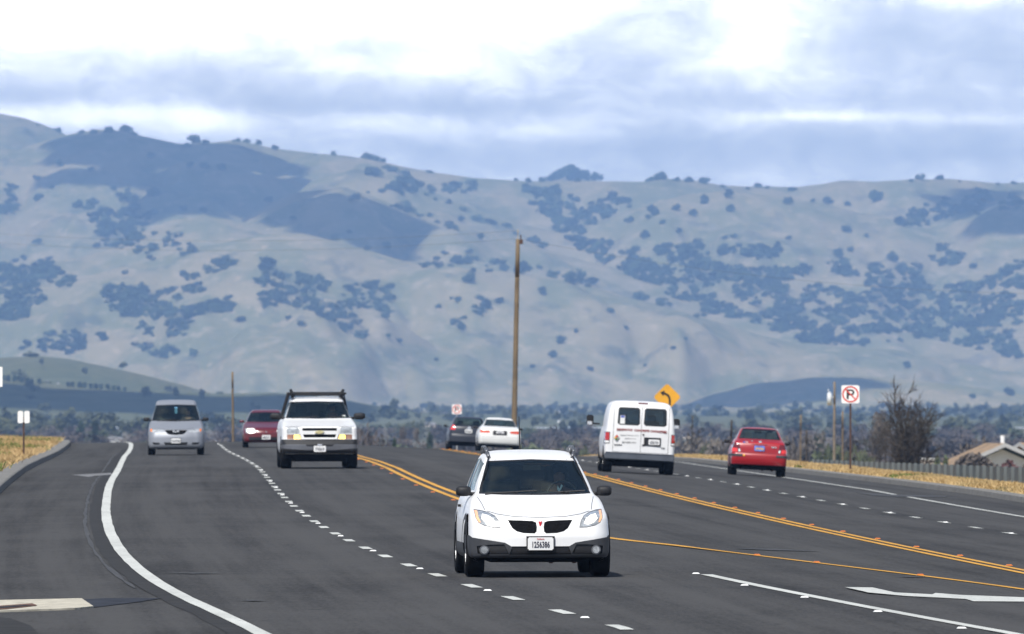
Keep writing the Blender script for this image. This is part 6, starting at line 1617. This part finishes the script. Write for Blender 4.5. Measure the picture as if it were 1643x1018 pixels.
b = bmesh.new(); box(b, (0, 0, zt - zg), (.95, 1.3, .10)); bm_obj('roof', b, M['wall_white'], o)
b = bmesh.new(); box(b, (0, -.61, (zt - zg) * .5), (.4, .03, (zt - zg) * .7)); bm_obj('door', b, M['grey_trim'], o)

# farm buildings scattered over the plain and foothills
FARM = [(175, 706, 44, 9, 2300, 'wall_white', 'long low white farm building left of the silver minivan'), (176, 689, 15, 9, 3400, 'wall_white', 'small white farmhouse above the long low building'),
        (93, 619, 8, 12, 5550, 'wall_white', 'tiny white house in the gap of the hilltop tree row'), (76, 617, 12, 13, 5600, 'wall_cream', 'tiny pinkish house in the gap of the hilltop tree row'),
        (688, 683, 24, 10, 2600, 'wall_cream', 'pale farmhouse between the pickup and the slate hatchback'), (60, 700, 24, 8, 2500, 'wall_cream', 'pale shed near the twin white plates'),
        (95, 703, 16, 8, 2300, 'wall_cream', 'cream hut between the twin white plates and the long low building'), (897, 668, 5, 24, 5200, 'wall_white', 'tall narrow white tank between the tall pole and the van'), (345, 708, 14, 8, 2000, 'wall_white', 'little white hut near the slim brown pole'),
        (640, 690, 18, 7, 3000, 'roof_grey', 'grey barn right of the white pickup'), (1095, 700, 20, 8, 2400, 'wall_cream', 'cream barn right of the white van'), (1240, 690, 16, 7, 2800, 'wall_white', 'white barn right of the red sedan roof')]
for (x, y, w, h_, d, mt, lab) in FARM:
    if y + h_ / 2 >= 688: _, d, _ = hit(x, y + h_ / 2, h_land, 1200., 4590.)
    elif y > 640: _, d, _, _ = hit_hill(x, y + h_ / 2)
    X = pix_x(x, d); W_ = w * d / F; H = h_ * d / F; zg = pix_z(y + h_ / 2, d)
    terr = float(lz(X, d)) if d < 4600 else float(hillz(X, d))
    zg = min(zg, max(terr, zg)); zlow = min(zg, terr) - .3
    o = empty('farm_building', (X, d, zlow)); tag(o, lab, 'building', 'farm buildings on the plain')
    b = bmesh.new(); hh = (zg + H * .62) - zlow; box(b, (0, 0, hh / 2), (W_, W_ * .5, hh)); bm_obj('wall', b, M[mt], o)
    b = bmesh.new()
    P = [(-W_ * .54, hh), (0, hh + H * .38), (W_ * .54, hh)] if w < 20 else [(-W_ * .52, hh), (-W_ * .46, hh + H * .38), (W_ * .46, hh + H * .38), (W_ * .52, hh)]
    prism(b, P, 0, W_ * .28); bm_obj('roof', b, M['roof_grey'], o)
